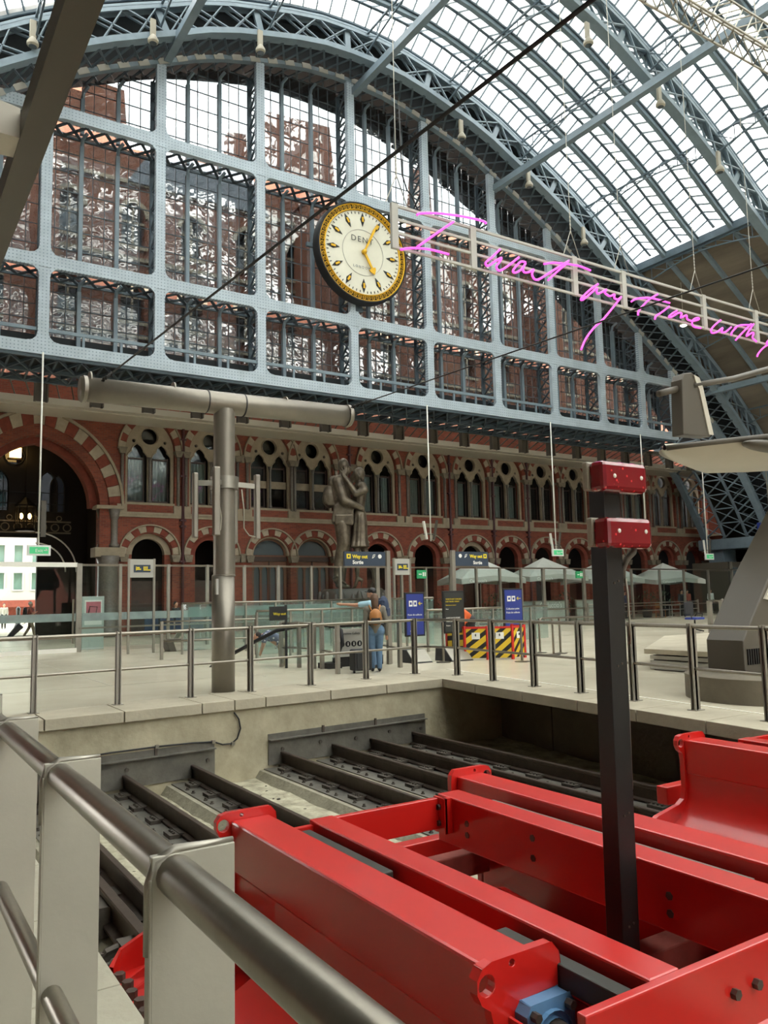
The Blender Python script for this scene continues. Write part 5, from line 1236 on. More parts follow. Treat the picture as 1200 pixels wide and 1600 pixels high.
# escalator
t = thing('escalator', (8.9, 16.6, 0), 'escalator head with black handrail and green glass side', 'escalator')
hp = [(6.6, 19.2, -.55), (7.1, 18.6, .1), (7.7, 17.6, .62), (8.1, 17.3, .86), (8.5, 17.0, .94), (8.9, 16.6, .97), (9.05, 16.2, .96), (9.08, 15.98, .85), (9.06, 15.9, .6), (9.0, 16.0, .3), (8.98, 16.1, .12)]
M().tube(hp, .045, 8).build('handrail', 'black_rubber', t, smooth=True)
m = M(); vs = [(x, y+.02, z-.05) for x, y, z in hp[2:8]]+[(9.02, 16.2, .1), (7.7, 17.62, .1)]; m.add(vs, [tuple(range(len(vs)))]); m.build('balustrade_glass', 'green_glass', t)
M().tube([(8.9, 16.2, .95), (9.9, 16.35, .95), (10.6, 16.55, .9)], .05, 8).build('handrail', 'black_rubber', t, smooth=True)
M().box((8.75, 16.0, 0), (9.1, 16.5, .12)).box((9.1, 16.3, .0), (10.4, 16.45, .22)).build('skirt', 'black', t)
t = thing('way_out_board', (7.95, 17.0, 0), 'small black board lettered Way out by the escalator', 'sign')
M().box((7.78, 16.98, 1.10), (8.17, 17.02, 1.42)).box((8.17, 16.98, 0), (8.22, 17.02, 1.45)).build('board', 'black', t)
txt('Way out', (7.86, 16.97, 1.22), .09, 'sign_yellow', t, name='lettering')
t = thing('toilet_board', (9.6, 16.5, 0), 'grey board with black round toilet symbols by the escalator', 'sign')
M().box((9.2, 16.55, .22), (10.15, 16.6, .86)).build('board', 'stripe_grey', t)
txt('Sunshine Gallery', (9.66, 16.54, .72), .075, 'board_black', t, align='CENTER', name='lettering')
txt('Platforms 5-10', (9.75, 16.54, .27), .055, 'board_black', t, align='CENTER', name='lettering')
for i in range(4):
    x = 9.42+.16*i; M().cyl((x, 16.55, .50), (x, 16.54, .50), .068, None, 18).build('symbol_disc', 'black', t)
    m = M().ell((x, 16.535, .53), (.012, .005, .012), 6, 4).box((x-.012, 16.532, .465), (x+.012, 16.537, .515)); m.build('symbol', 'white', t)
# way-out signs
def wayout(x0, x1, y, z0, z1, px_, lab, mirror):
    t = thing('way_out_sign', (px_, y, 0), lab, 'sign')
    M().box((x0, y-.03, z0), (x1, y+.03, z1)).build('panel', 'sign_blue', t)
    M().box((px_-.05, y-.05, 0), (px_+.05, y+.05, z1+.03)).build('post', 'steel_post', t)
    M().box((x0-.02, y-.035, z0-.03), (x1+.02, y+.035, z0)).build('lower_trim', 'steel', t)
    w = x1-x0; f = (lambda u: x0+u*w) if not mirror else (lambda u: x1-u*w)
    al = 'LEFT'
    zt = z1-.155
    def sq(u, c, s=.11): 
        x = f(u) if not mirror else f(u)-s
        M().box((x, y-.036, zt-.01), (x+s, y-.03, zt+s-.01)).build('symbol_square', c, t)
        M().box((x+.035, y-.04, zt+.02), (x+.075, y-.036, zt+.07)).build('symbol', 'sign_blue', t)
    sq(.05, 'sign_yellow')
    txt('Way out', (f(.19) if not mirror else f(.19+.38), y-.034, zt), .115, 'sign_yellow', t, name='lettering', bold=.004)
    txt('Sortie', (f(.19) if not mirror else f(.47), y-.034, z0+.05), .12, 'white', t, name='lettering', bold=.004)
    x = f(.70); M().tube([(x-.03, y-.035, zt), (x+.03, y-.035, zt+.04), (x+.05, y-.035, zt+.09), (x-.0, y-.035, zt+.08), (x-.03, y-.035, zt)], .008, 5).build('symbol', 'white', t)
    x = f(.86); M().cyl((x, y-.03, zt+.045), (x, y-.04, zt+.045), .05, None, 18).build('symbol', 'white', t)
wayout(9.31, 10.44, 16.2, 2.32, 2.66, 10.52, 'blue way out sign in front of the bronze couple', False)
wayout(12.57, 13.65, 16.2, 2.33, 2.70, 12.50, 'blue way out sign left of the parasols, text at its right', True)
def hotelsign(x0, x1, y, lab):
    t = thing('symbol_sign', (x0, y, 0), lab, 'sign')
    for x in (x0, x1): M().box((x-.03, y-.04, 0), (x+.03, y+.04, 2.98)).build('post', 'steel_post', t)
    M().box((x0+.03, y-.03, 2.38), (x1-.03, y+.03, 2.96)).build('panel', 'stripe_grey', t)
    w = x1-x0
    M().box((x0+w*.18, y-.04, 2.54), (x1-w*.16, y-.03, 2.78)).build('symbol_panel', 'sign_blue', t)
    m = M(); a = x0+w*.26; m.box((a, y-.045, 2.60), (a+.02, y-.04, 2.73)).box((a, y-.045, 2.62), (a+.16, y-.04, 2.66)).box((a+.03, y-.045, 2.67), (a+.12, y-.04, 2.71))
    a = x0+w*.56
    for k in range(3): m.box((a+.05*k, y-.045, 2.64), (a+.05*k+.03, y-.04, 2.73))
    m.box((a, y-.045, 2.60), (a+.22, y-.04, 2.63)); m.build('symbol', 'sign_yellow', t)
hotelsign(6.9, 7.7, 25.6, 'grey sign with yellow bed symbols on two posts at the left')
hotelsign(15.85, 16.55, 24.0, 'grey sign with yellow bed symbols behind the couple, by the blue way out sign')
# information boards
def infoboard(x, y, w, z0, z1, ang, m_, lines, lab, base=True, icons=True):
    t = thing('information_board', (x, y, 0), lab, 'information board')
    M().cbox((x, y, (z0+z1)/2), (w+.08, .05, z1-z0+.08)).build('frame', 'black', t, bevel=.01)
    M().cbox((x, y-.03, (z0+z1)/2), (w, .01, z1-z0)).build('poster', m_, t)
    if icons:
        for k in range(2):
            a = x-w*.36+k*w*.26; M().box((a, y-.045, z1-.30), (a+w*.2, y-.035, z1-.16)).build('icon_square', 'white', t)
            M().box((a+w*.05, y-.05, z1-.26), (a+w*.15, y-.045, z1-.2)).build('icon', m_, t)
        a = x+w*.2; M().beam((a, y-.04, z1-.23), (a+w*.22, y-.04, z1-.23), .01, .014).beam((a, y-.04, z1-.23), (a+.05, y-.04, z1-.19), .01, .014).beam((a, y-.04, z1-.23), (a+.05, y-.04, z1-.27), .01, .014).build('arrow', 'sign_yellow', t)
    for (s, dz, sz, c, dx) in lines: txt(s, (x-w*.44+dx, y-.038, z1-dz), sz, c, t, name='lettering')
    if base:
        M().box((x-.03, y+.02, 0), (x+.03, y+.05, z0)).build('stand', 'black', t)
        M().prism([(y-.35, .0), (y-.30, .02), (y-.02, .30), (y+.35, .3), (y+.38, 0)], 'x', x-w*.55, x+w*.55).build('weighted_base', 'charcoal', t)
        M().add([(x-w*.53, y-.312, .03), (x+w*.53, y-.312, .03), (x+w*.53, y-.03, .305), (x-w*.53, y-.03, .305)], [(0, 1, 2, 3)]).build('base_face', 'steel_flat', t)
    t.rotation_euler.z = 0
    return t
infoboard(11.2, 16.1, .50, .66, 1.64, 0, 'board_blue', [('Point de collecte', .52, .062, 'white', 0), ('Affaires', .62, .062, 'white', .08), ('eurostar', .90, .05, 'white', .06)], 'blue information board just right of the couple with backpacks')
infoboard(12.2, 15.85, .58, .70, 1.66, 0, 'board_black', [('TICKETS NOT CHECKED', .18, .045, 'sign_yellow', 0), ('FOR TRAVEL TODAY', .24, .045, 'sign_yellow', 0), ('Please have your passport', .32, .03, 'sign_yellow', 0), ('Merci', .42, .035, 'white', 0), ('ASSISTANCE POINT', .64, .05, 'white', 0), ('Veuillez patienter ici', .72, .04, 'white', 0), ('Bonjour', .82, .04, 'white', 0)], 'black information board with yellow heading', True, False)
infoboard(14.55, 16.3, .60, .62, 1.70, 0, 'board_blue', [('Collection point', .52, .07, 'white', 0), ('Point de collecte', .62, .07, 'white', 0), ('eurostar', .98, .05, 'white', .08)], 'blue board lettered Collection point behind the hazard barrier')
# stanchions
for x, y, h, lab in ((11.63, 15.55, .95, 'chrome stanchion between the blue and the black board'), (12.99, 14.3, .92, 'chrome stanchion in front of the hazard barrier'), (15.3, 16.11, .92, 'leftmost of three chrome stanchions right of the barrier'), (15.0, 15.3, .92, 'middle one of three chrome stanchions right of the barrier'), (15.5, 15.55, .92, 'rightmost of three chrome stanchions right of the barrier')):
    t = thing('stanchion', (x, y, 0), lab, 'stanchion', 'belt stanchions')
    M().lathe([(.17, 0), (.17, .015), (.03, .03), (.028, h-.1), (.035, h-.1), (.035, h)], (x, y, 0), 16).build('pole', 'steel', t, autosmooth=True)
    M().cyl((x, y, 0), (x, y, .01), .175, None, 20).build('base_ring', 'black', t)
# hazard barrier
t = thing('hazard_barrier', (13, 15.5, 0), 'folding yellow and black striped work barrier with red posts', 'barrier')
bp = [(12.35, 16.5), (12.78, 15.4), (13.36, 15.05), (13.95, 15.25), (14.2, 15.75)]
bp = [(12.4, 16.4), (12.45, 15.75), (12.86, 15.38), (13.38, 15.05), (13.93, 15.22), (14.05, 15.8)]
for a, b in zip(bp, bp[1:]):
    M().beam((a[0], a[1], .40), (b[0], b[1], .40), .02, .72).build('striped_panel', 'hazard_stripes', t)
    M().beam((a[0], a[1], .78), (b[0], b[1], .78), .04, .05).build('top_bar', 'hazard_red', t)
    c = ((a[0]+b[0])/2, (a[1]+b[1])/2); d = (V(b)-V(a)).normalized(); nrm = V((d.y, -d.x))
    if nrm.y > 0: nrm = -nrm
    q = V(c)+nrm*.02; M().beam((q.x-d.x*.1, q.y-d.y*.1, .58), (q.x+d.x*.1, q.y+d.y*.1, .58), .005, .16).build('notice', 'white', t)
    M().ell((q.x+nrm.x*.005, q.y+nrm.y*.005, .60), (.03, .005, .035), 8, 5).build('notice_mark', 'board_black', t)
for x, y in bp: M().box((x-.03, y-.03, 0), (x+.03, y+.03, .82)).build('red_post', 'hazard_red', t)
# parasols
def parasol(x, y, lab, h=3.65, r=2.1):
    t = thing('parasol', (x, y, 0), lab, 'parasol', 'grey cafe parasols')
    m = M(); n = 4; ang = .5
    cor = [(x+r*1.25*cos(ang+k*pi/2), y+r*1.25*sin(ang+k*pi/2)) for k in range(4)]
    vs = [(x, y, h)]; fs = []
    for k in range(4):
        a, b = cor[k], cor[(k+1) % 4]; mid = ((a[0]+b[0])/2, (a[1]+b[1])/2)
        vs += [(a[0], a[1], h-1.18), (mid[0], mid[1], h-1.02)]
    N8 = 8
    for k in range(N8): fs.append((0, 1+k, 1+(k+1) % N8))
    o = len(vs); vs += [(v[0]*1.0, v[1]*1.0, v[2]-.28) for v in vs[1:9]]
    for k in range(N8): fs.append((1+k, o+k, o+(k+1) % N8, 1+(k+1) % N8))
    m.add(vs, fs); m.build('canopy', 'parasol', t)
    M().cyl((x, y, .05), (x, y, h-.05), .035, None, 10).build('pole', 'steel_flat', t)
    M().box((x-.4, y-.4, 0), (x+.4, y+.4, .06)).build('base', 'black', t)
    m = M()
    for k in range(4): m.beam((x, y, h-.06), (cor[k][0], cor[k][1], h-1.2), .03, .03)
    m.build('spokes', 'steel_flat', t)
    a, b = cor[2], cor[3]; d = V((b[0]-a[0], b[1]-a[1], 0)).normalized()
    for k in (2, 3):
        a, b = cor[k], cor[(k+1) % 4]; d = V((b[0]-a[0], b[1]-a[1], 0)).normalized(); p = V((a[0], a[1], h-1.36)).lerp(V((b[0], b[1], h-1.36)), .12)
        nn = d.cross(V((0, 0, 1))); p = p+nn*.03
        txt("Carluccio's", p, .22, 'white', t, right=d, up=(0, 0, 1), name='lettering')
parasol(28.5, 34.5, 'leftmost grey parasol behind the way out sign'); parasol(33.6, 34.8, 'second grey parasol from the left in front of the arches', 3.75)
parasol(38.7, 35.0, 'third grey parasol, partly behind the black signal post', 3.6); parasol(44.8, 35.1, 'grey parasol nearest the blue lattice leg', 3.5)
# cafe barriers, tables, chairs, plants
def cafe_barrier(x0, x1, text, lab, k):
    t = thing('cafe_barrier', (x0, SY(x0)+.8, 0), lab, 'windbreak', 'cafe windbreak panels')
    y0, y1 = SY(x0)+.8, SY(x1)+.8
    M().beam((x0, y0, .65), (x1, y1, .65), .03, 1.1).build('panel', 'frost_band' if k else 'parasol', t)
    M().beam((x0, y0, 1.22), (x1, y1, 1.22), .06, .05).build('top_bar', 'steel', t)
    for x, y in ((x0, y0), (x1, y1)): M().box((x-.04, y-.04, 0), (x+.04, y+.04, 1.25)).build('post', 'steel_post', t)
    if text: txt(text, (x0+.3, y0-.06, .85), .42, 'white', t, right=(1, .118, 0), name='lettering')
cafe_barrier(27.2, 29.9, '', 'plain pale cafe windbreak left of the lettered one', 1)
cafe_barrier(30.1, 32.9, "Carluccio's", 'pale cafe windbreak lettered with the restaurant name', 0)
cafe_barrier(33.6, 36.2, '', 'pale cafe windbreak just left of the black signal post', 0)
def plant(x, y, r, h, lab):
    t = thing('potted_bush', (x, y, 0), lab, 'plant', 'bushes in tubs along the cafe')
    M().lathe([(.26, 0), (.32, .5), (.3, .5)], (x, y, 0), 12).build('tub', 'charcoal', t, smooth=True)
    m = M()
    for k in range(160):
        a, b, c = random.uniform(0, 2*pi), random.uniform(0, pi), random.uniform(.5, 1)
        p = V((x+r*c*cos(a)*sin(b), y+r*c*sin(a)*sin(b), .5+h/2+h/2*c*cos(b))); d = V((random.uniform(-1, 1), random.uniform(-1, 1), random.uniform(-.3, 1))).normalized()*.12; e = d.cross(V((0, 0, 1))).normalized()*.04
        m.add([p-d, p+e, p+d, p-e], [(0, 1, 2, 3)])
    m.build('foliage', 'leaf', t, kind='stuff')
for i, (x, y, lab) in enumerate(((21.9, 32, 'dark bush in a tub left of the parasols'), (24.6, 32.2, 'dark bush in a tub under the leftmost parasol'), (27.8, 32.6, 'dark bush in a tub between black and blue boards'), (34.0, 33.6, 'dark bush in a tub behind the third screen post from the black post'), (41.5, 33.9, 'dark bush in a tub right of the black signal post'), (43.5, 34.2, 'dark bush in a tub behind the cafe guests'))): plant(x, y, .75, 1.2, lab)
def cafe_table(x, y, lab):
    t = thing('cafe_table', (x, y, 0), lab, 'table', 'pale cafe tables')
    M().box((x-.45, y-.45, .70), (x+.45, y+.45, .74)).build('tabletop', 'stripe_grey', t)
    for sx_ in (-1, 1):
        for sy_ in (-1, 1): M().box((x+sx_*.4-.025, y+sy_*.4-.025, 0), (x+sx_*.4+.025, y+sy_*.4+.025, .7)).build('leg', 'stripe_grey', t)
def cafe_chair(x, y, mt, lab):
    t = thing('cafe_chair', (x, y, 0), lab, 'chair', 'wooden cafe chairs')
    M().box((x-.22, y-.22, .43), (x+.22, y+.22, .46)).build('seat', mt, t)
    for sx_ in (-1, 1):
        for sy_ in (-1, 1): M().box((x+sx_*.2-.02, y+sy_*.2-.02, 0), (x+sx_*.2+.02, y+sy_*.2+.02, .43 if sy_ < 0 else .88)).build('leg', mt, t)
    M().box((x-.2, y+.18, .6), (x+.2, y+.21, .86)).build('backrest', mt, t)
cafe_table(42.9, 33.2, 'pale square cafe table behind the glass screen, right of the post'); cafe_chair(37.2, 32.6, 'tan_leather', 'light wooden chair just right of the black post'); cafe_chair(41.4, 32.8, 'tan_leather', 'light wooden chair beside the bench guest')
# blue office chair
t = thing('office_chair', (26.7, 19.6, 0), 'dark blue swivel chair standing alone on the concourse at right', 'chair')
x, y = 26.7, 19.6
M().box((x-.28, y-.26, .48), (x+.28, y+.26, .57)).build('seat', 'board_blue', t, bevel=.04)
M().box((x-.26, y+.2, .62), (x+.26, y+.28, 1.15)).build('backrest', 'charcoal', t, bevel=.04)
M().cyl((x, y, .1), (x, y, .5), .03, None, 8).build('gas_lift', 'black', t)
for k in range(5): a = 2*pi*k/5; M().beam((x, y, .12), (x+.32*cos(a), y+.32*sin(a), .05), .04, .04).build('leg', 'black', t)
for s in (-1, 1): M().tube([(x+s*.3, y-.1, .52), (x+s*.36, y-.1, .7), (x+s*.36, y+.15, .72), (x+s*.3, y+.2, .6)], .02, 6).build('armrest', 'black', t)
# raised slab and ribbed kerb at right, canopy column
t = thing('ribbed_bench', (15, 9.5, 0), 'long low concrete bench with grooved side at the right', 'bench')
for k in range(3): M().box((13.35, 7.5, .02+.1*k), (24, 10.9, .09+.1*k)).build('ribbed_course', 'stripe_grey', t)
M().box((13.40, 7.5, 0), (24, 10.85, .3)).build('core', 'canopy_dark', t)
M().prism([(13.3, 7.5), (24, 7.5), (24, 13.8), (17.5, 13.8), (13.3, 11.0)], 'z', .32, .42).build('top_slab', 'coping', t, bevel=.01)
t = thing('paper_cup', (17.0, 12.0, .42), 'small white cup left on the raised slab', 'cup'); M().lathe([(.05, 0), (.07, .17), (.065, .17), (.05, .01)], (17.0, 12.0, .42), 12).build('cup_body', 'white', t)
t = thing('platform_canopy', (11.4, 7.2, 0), 'grey canopy mast with conical base and wing-like canopy at the right edge', 'canopy')
M().lathe([(1.12, 0), (1.12, .34), (1.05, .37), (.3, .37)], (11.1, 7.0, 0), 40).build('concrete_base', 'concrete_dark', t, autosmooth=True)
M().prism([(10.45, .37), (10.45, .84), (11.2, 1.75), (12.6, 3.2), (14.6, 5.6), (15.4, 5.6), (13.8, 2.8), (12.5, .37)], 'y', 6.9, 7.5).build('mast_fin', 'canopy_dark', t, bevel=.02)
M().prism([(11.0, 1.42), (11.12, 1.40), (12.7, 3.15), (12.6, 3.2)], 'y', 6.87, 6.9).build('light_edge', 'canopy_white', t)
m = M()
for k in range(8): m.box((10.52+.055*k, 6.88, .50), (10.548+.055*k, 6.9, .72))
m.build('vent_slots', 'black', t)
# wing: swept loft
secs = []
for i in range(13):
    u = (i/12)**1.3; x = 10.42+u*6.5; w = .04+1.5*min(1, u*3)**.8
    zc = 3.79+.66*u; d_ = .03+.42*min(1, u*3.2)**.7
    secs.append([(x, 8-w, zc), (x, 8-w*.75, zc-d_*.45), (x, 8-w*.3, zc-d_*.9), (x, 8, zc-d_), (x, 8+w*.5, zc-d_*.8), (x, 8+w, zc), (x, 8+w*.5, zc+.05), (x, 8, zc+.07), (x, 8-w*.5, zc+.05), (x, 8-w, zc)])
m = M(); m.sheet(secs); m.build('wing', 'canopy_white', t, smooth=True)
M().tube([s[0] for s in secs], .045, 8).build('wing_edge', 'canopy_dark', t, smooth=True)
M().ell((11.95, 7.15, 3.80), (.75, .22, .09), 20, 10).build('lamp_pod', 'canopy_dark', t, smooth=True)
M().prism([(10.75, 4.02), (10.80, 4.92), (10.86, 5.03), (11.05, 5.07), (11.2, 5.0), (11.28, 4.85), (11.45, 4.05)], 'y', 7.88, 8.1).build('bracket', 'canopy_dark', t, bevel=.015)  # front face kept dark by colour to stand for its shaded side
M().prism([(11.08, 5.03), (11.22, 5.0), (11.30, 4.85), (11.50, 4.08), (11.38, 4.08), (11.2, 4.8), (11.12, 4.93)], 'y', 7.86, 7.88).build('bracket_lit_face', 'canopy_white', t)  # pale strip paints the lit face of the bracket
M().cyl((10.36, 8.0, 4.66), (10.85, 8.0, 4.80), .055, None, 12).build('stub_tube', 'canopy_dark', t, smooth=True)
M().tube([(11.1, 7.9, 4.86), (12.2, 7.9, 5.12), (13.2, 7.9, 5.42), (14.5, 7.9, 5.8)], .05, 8).build('tie_rod', 'canopy_dark', t, smooth=True)
# blue wall sign right edge
t = thing('platform_sign', (50, 31.2, 4.6), 'dark blue hanging sign at the right edge of the picture', 'sign'); M().box((49.6, 31.0, 4.0), (52.6, 31.15, 6.0)).build('panel', 'board_blue', t); M().box((50.1, 30.97, 4.7), (52.1, 31.0, 5.4)).build('symbol_panel', 'white', t); M().cyl((51, 31.1, 6), (51, 31.1, 11), .03).build('hanger', 'steel', t)
t = thing('kiosk', (54, 35, 0), 'glazed kiosk front by the side wall at the far right', 'kiosk')
M().box((51.2, 34.6, 0), (56.5, 37.5, 3.6)).build('kiosk_body', 'canopy_dark', t); M().box((51.5, 34.5, .2), (56.2, 34.6, 3.2)).build('kiosk_glass', 'sash_glass', t)
for x in (51.4, 52.7, 54.3, 56.1): M().box((x-.06, 34.4, 0), (x+.06, 34.55, 3.6)).build('mullion', 'steel_post', t)
# hanging rods with speakers and exit signs
def rod(x, zb, lab, exitsign, y=33.0, arms=True):
    t = thing('hanging_rod', (x, y, zb), lab, 'hanging rod', 'rods hanging from the gable beam')
    M().cyl((x, y, zb), (x, y, 11.5), .035, None, 8).build('rod', 'zip_white', t, smooth=True)
    if arms:
        M().beam((x-.5, y-.1, zb+1.0), (x-.25, y, zb+.1), .1, .1).build('speaker_arm', 'zip_white', t); M().beam((x+.5, y+.1, zb+1.1), (x+.2, y, zb+.1), .1, .1).build('speaker_arm', 'canopy_dark', t)
        M().beam((x-.45, y, zb+.35), (x+.4, y, zb+.35), .05, .05).build('cross_bar', 'canopy_dark', t)
    if exitsign:
        M().box((x-.42, y-.16, zb-.28), (x+.42, y-.06, zb+.12)).build('sign_case', 'white', t)
        M().box((x-.34, y-.17, zb-.21), (x+.34, y-.16, zb+.05)).build('exit_panel', 'exit_light', t)
        txt('Exit', (x-.14, y-.18, zb-.15), .18, 'white', t, name='lettering')
        M().beam((x+.17, y-.175, zb-.08), (x+.3, y-.175, zb-.08), .01, .03).beam((x+.3, y-.175, zb-.08), (x+.24, y-.175, zb-.02), .01, .03).build('arrow', 'white', t)
rod(5.45, 3.75, 'white rod at the far left with a green exit sign and speakers', True, 33.0, False)
M().box((5.5, 32.85, 4.2), (5.68, 33.0, 5.6)).build('speaker', 'canopy_dark', bpy.data.objects['hanging_rod'])
rod(24.1, 4.4, 'white rod right of the bronze couple ending in V-shaped speakers', False)
rod(32.9, 4.0, 'white rod above the second parasol with a green exit sign', True)
rod(40.7, 4.4, 'white rod passing behind the two red lamps', False)
rod(46.75, 3.9, 'white rod at the right beside the blue lattice leg, with exit sign', True)
for x, lab in ((21.5, 'green exit sign on the glass screen left of the right way out sign'), (33.1, 'green exit sign on the glass screen just left of the black signal post')):
    t = thing('exit_sign', (x, SY(x)-.15, 2.6), lab, 'exit sign'); M().box((x-.45, SY(x)-.2, 2.42), (x+.05, SY(x)-.12, 2.80)).build('case', 'exit_green', t)
    M().beam((x-.38, SY(x)-.21, 2.61), (x-.22, SY(x)-.21, 2.61), .01, .04).box((x-.16, SY(x)-.215, 2.52), (x-.1, SY(x)-.205, 2.7)).box((x-.05, SY(x)-.215, 2.52), (x+.0, SY(x)-.205, 2.7)).build('symbol', 'white', t)
# poster stand
t = thing('poster_stand', (6.9, 29.6, 0), 'pale poster stand with a pink advert behind the left glass screen', 'poster stand')
M().box((6.35, 29.5, 0), (7.1, 29.62, 1.85)).build('stand', 'poster_frame', t, bevel=.01); M().box((6.43, 29.48, .85), (7.02, 29.5, 1.72)).build('poster', 'white', t); M().box((6.48, 29.47, 1.05), (6.98, 29.48, 1.66)).build('poster_print', 'poster_pink', t)
M().tube([(6.55, 29.465, 1.2), (6.6, 29.465, 1.5), (6.85, 29.465, 1.48), (6.8, 29.465, 1.18), (6.55, 29.465, 1.2)], .015, 5).build('poster_figure', 'hair_dark', t)
# bollards outside, seats behind left screen
for x, y, lab in ((8.73, 60.0, 'black bollard between the two walkers at the left'),):
    t = thing('bollard', (x, y, 0), lab, 'bollard'); M().lathe([(.3, 0), (.28, .1), (.14, .5), (.13, 1.2), (.16, 1.4), (.05, 1.55)], (x, y, 0), 14).build('bollard_body', 'black', t, smooth=True)
t = thing('seat_row', (10, 31.5, 0), 'row of dark metal waiting seats behind the left glass panels', 'seating')
for k in range(6):
    x = 9.2+.62*k; M().box((x, 31.3, .42), (x+.55, 31.8, .47)).box((x, 31.78, .47), (x+.55, 31.84, .95)).build('seat', 'navy', t, bevel=.01)
    M().tube([(x+.27, 31.5, .42), (x+.27, 31.3, .02)], .03, 6).build('leg', 'steel_flat', t)
t = thing('low_bench', (8.6, 25.9, 0), 'dark angled bench end behind the left railing', 'bench')
M().prism([(8.1, .38), (9.6, .38), (9.6, .30), (8.35, .30), (8.45, 0), (8.25, 0)], 'y', 25.6, 26.2).build('bench_body', 'canopy_dark', t)
# ------------------------------------------------------------------ people
def person(name, loc, rot, H, lab, J, mats, vox=.012, hair='short', extra=None):
    t = thing(name, (0, 0, 0), lab, 'person')
    s = H
    g = lambda k: V(J[k])*s
    D = dict(hipL=(-.055, 0, .52), hipR=(.055, 0, .52), kneeL=(-.055, .0, .28), kneeR=(.055, 0, .28), ankL=(-.05, .01, .045), ankR=(.05, .01, .045),
             pelvis=(0, 0, .53), waist=(0, 0, .62), chest=(0, 0, .73), neck=(0, 0, .83), head=(0, 0, .93), shL=(-.105, 0, .80), shR=(.105, 0, .80),
             elL=(-.13, .02, .63), elR=(.13, .02, .63), wrL=(-.12, -.03, .50), wrR=(.12, -.03, .50), toe=(0, -.09, 0))
    for k, v in D.items(): J.setdefault(k, v)
    b = M()
    b.ell(g('head'), (.047*s, .055*s, .066*s), 16, 12)
    hd = g('head'); b.ell(hd+V((0, -.056*s, -.008*s)), (.009*s, .014*s, .014*s), 8, 6); b.ell(hd+V((0, -.045*s, -.04*s)), (.022*s, .018*s, .02*s), 8, 6)
    for q in (-1, 1): b.ell(hd+V((q*.047*s, .005*s, -.005*s)), (.008*s, .014*s, .018*s), 8, 6)
    b.limb([g('neck'), hd+V((0, .01*s, -.03*s))], [.030*s, .028*s])
    b.limb([g('chest'), g('pelvis')], [.07*s, .07*s]); b.limb([g('shL'), g('shR')], [.03*s, .03*s]); b.limb([g('neck'), g('chest')], [.03*s, .07*s])
    for q in 'LR':
        b.limb([g('sh'+q), g('el'+q), g('wr'+q)], [.030*s, .024*s, .016*s])
        w = g('wr'+q); d = (w-g('el'+q)).normalized(); side = d.cross(V((0, 1, 0)))
        if side.length < .1: side = d.cross(V((1, 0, 0)))
        side.normalize(); pm = w+d*.035*s; b.limb([w, pm], [.016*s, .019*s])
        for f in range(4): o_ = side*(f-1.5)*.010*s; b.limb([pm+o_, pm+o_+d*(.045-.004*abs(f-1.3))*s], [.006*s, .0045*s], 6)
        b.limb([w+side*.018*s+d*.01*s, w+side*.032*s+d*.035*s], [.006*s, .005*s], 6)
        b.limb([g('hip'+q), g('knee'+q), g('ank'+q)], [.05*s, .033*s, .022*s])
    b.build('body', mats.get('skin', 'skin'), t, remesh=vox)
    c = M(); c.limb([g('neck')+V((0, 0, -.03*s)), g('chest'), g('waist'), g('pelvis')], [.05*s, .085*s, .078*s, .083*s], 14)
    c.limb([g('shL'), g('chest')], [.045*s, .07*s]); c.limb([g('shR'), g('chest')], [.045*s, .07*s])
    sl_ = mats.get('sleeve', 'long')
    for q in 'LR':
        if sl_ == 'none': continue
        e = g('el'+q) if sl_ == 'short' else g('wr'+q)
        if sl_ == 'short': c.limb([g('sh'+q), g('sh'+q).lerp(e, .6)], [.042*s, .038*s])
        else: c.limb([g('sh'+q), g('el'+q), g('wr'+q)], [.040*s, .034*s, .024*s])
    c.build('top', mats['top'], t, remesh=vox)
    c = M(); c.limb([g('hipL'), g('hipR')], [.078*s, .078*s]); c.limb([g('pelvis')+V((0, 0, .02*s)), g('pelvis')], [.080*s, .08*s])
    for q in 'LR': c.limb([g('hip'+q), g('knee'+q), g('ank'+q)], [.064*s, .045*s, .033*s])
    c.build('trousers', mats['legs'], t, remesh=vox)
    for q in 'LR':
        c = M(); a = g('ank'+q); tt = g('toe'); c.limb([a+V((0, .02*s, -.02*s)), a+tt*1.0+V((0, 0, -.022*s))], [.024*s, .02*s]); c.build('shoe', mats.get('shoe', 'black'), t, remesh=vox*.9)
    if hair == 'long':
        c = M(); c.ell(hd+V((0, .008*s, .01*s)), (.054*s, .058*s, .066*s), 14, 10); c.limb([hd+V((0, .03*s, -.01*s)), hd+V((0, .045*s, -.08*s)), hd+V((0, .05*s, -.16*s))], [.052*s, .048*s, .03*s])
        c.build('hair', mats['hair'], t, remesh=vox)
    elif hair == 'cap':
        c = M(); c.ell(hd+V((0, .005*s, .022*s)), (.053*s, .060*s, .052*s), 14, 10); c.ell(hd+V((0, -.06*s, .02*s)), (.035*s, .04*s, .008*s), 10, 6); c.build('cap', mats['hair'], t, remesh=vox)
    else:
        c = M(); c.ell(hd+V((0, .012*s, .012*s)), (.051*s, .056*s, .062*s), 14, 10); c.build('hair', mats['hair'], t, smooth=True)
        for q in (-1, 1): pass
    if extra: extra(t, s, g)
    t.location = loc; t.rotation_euler.z = rot
    return t
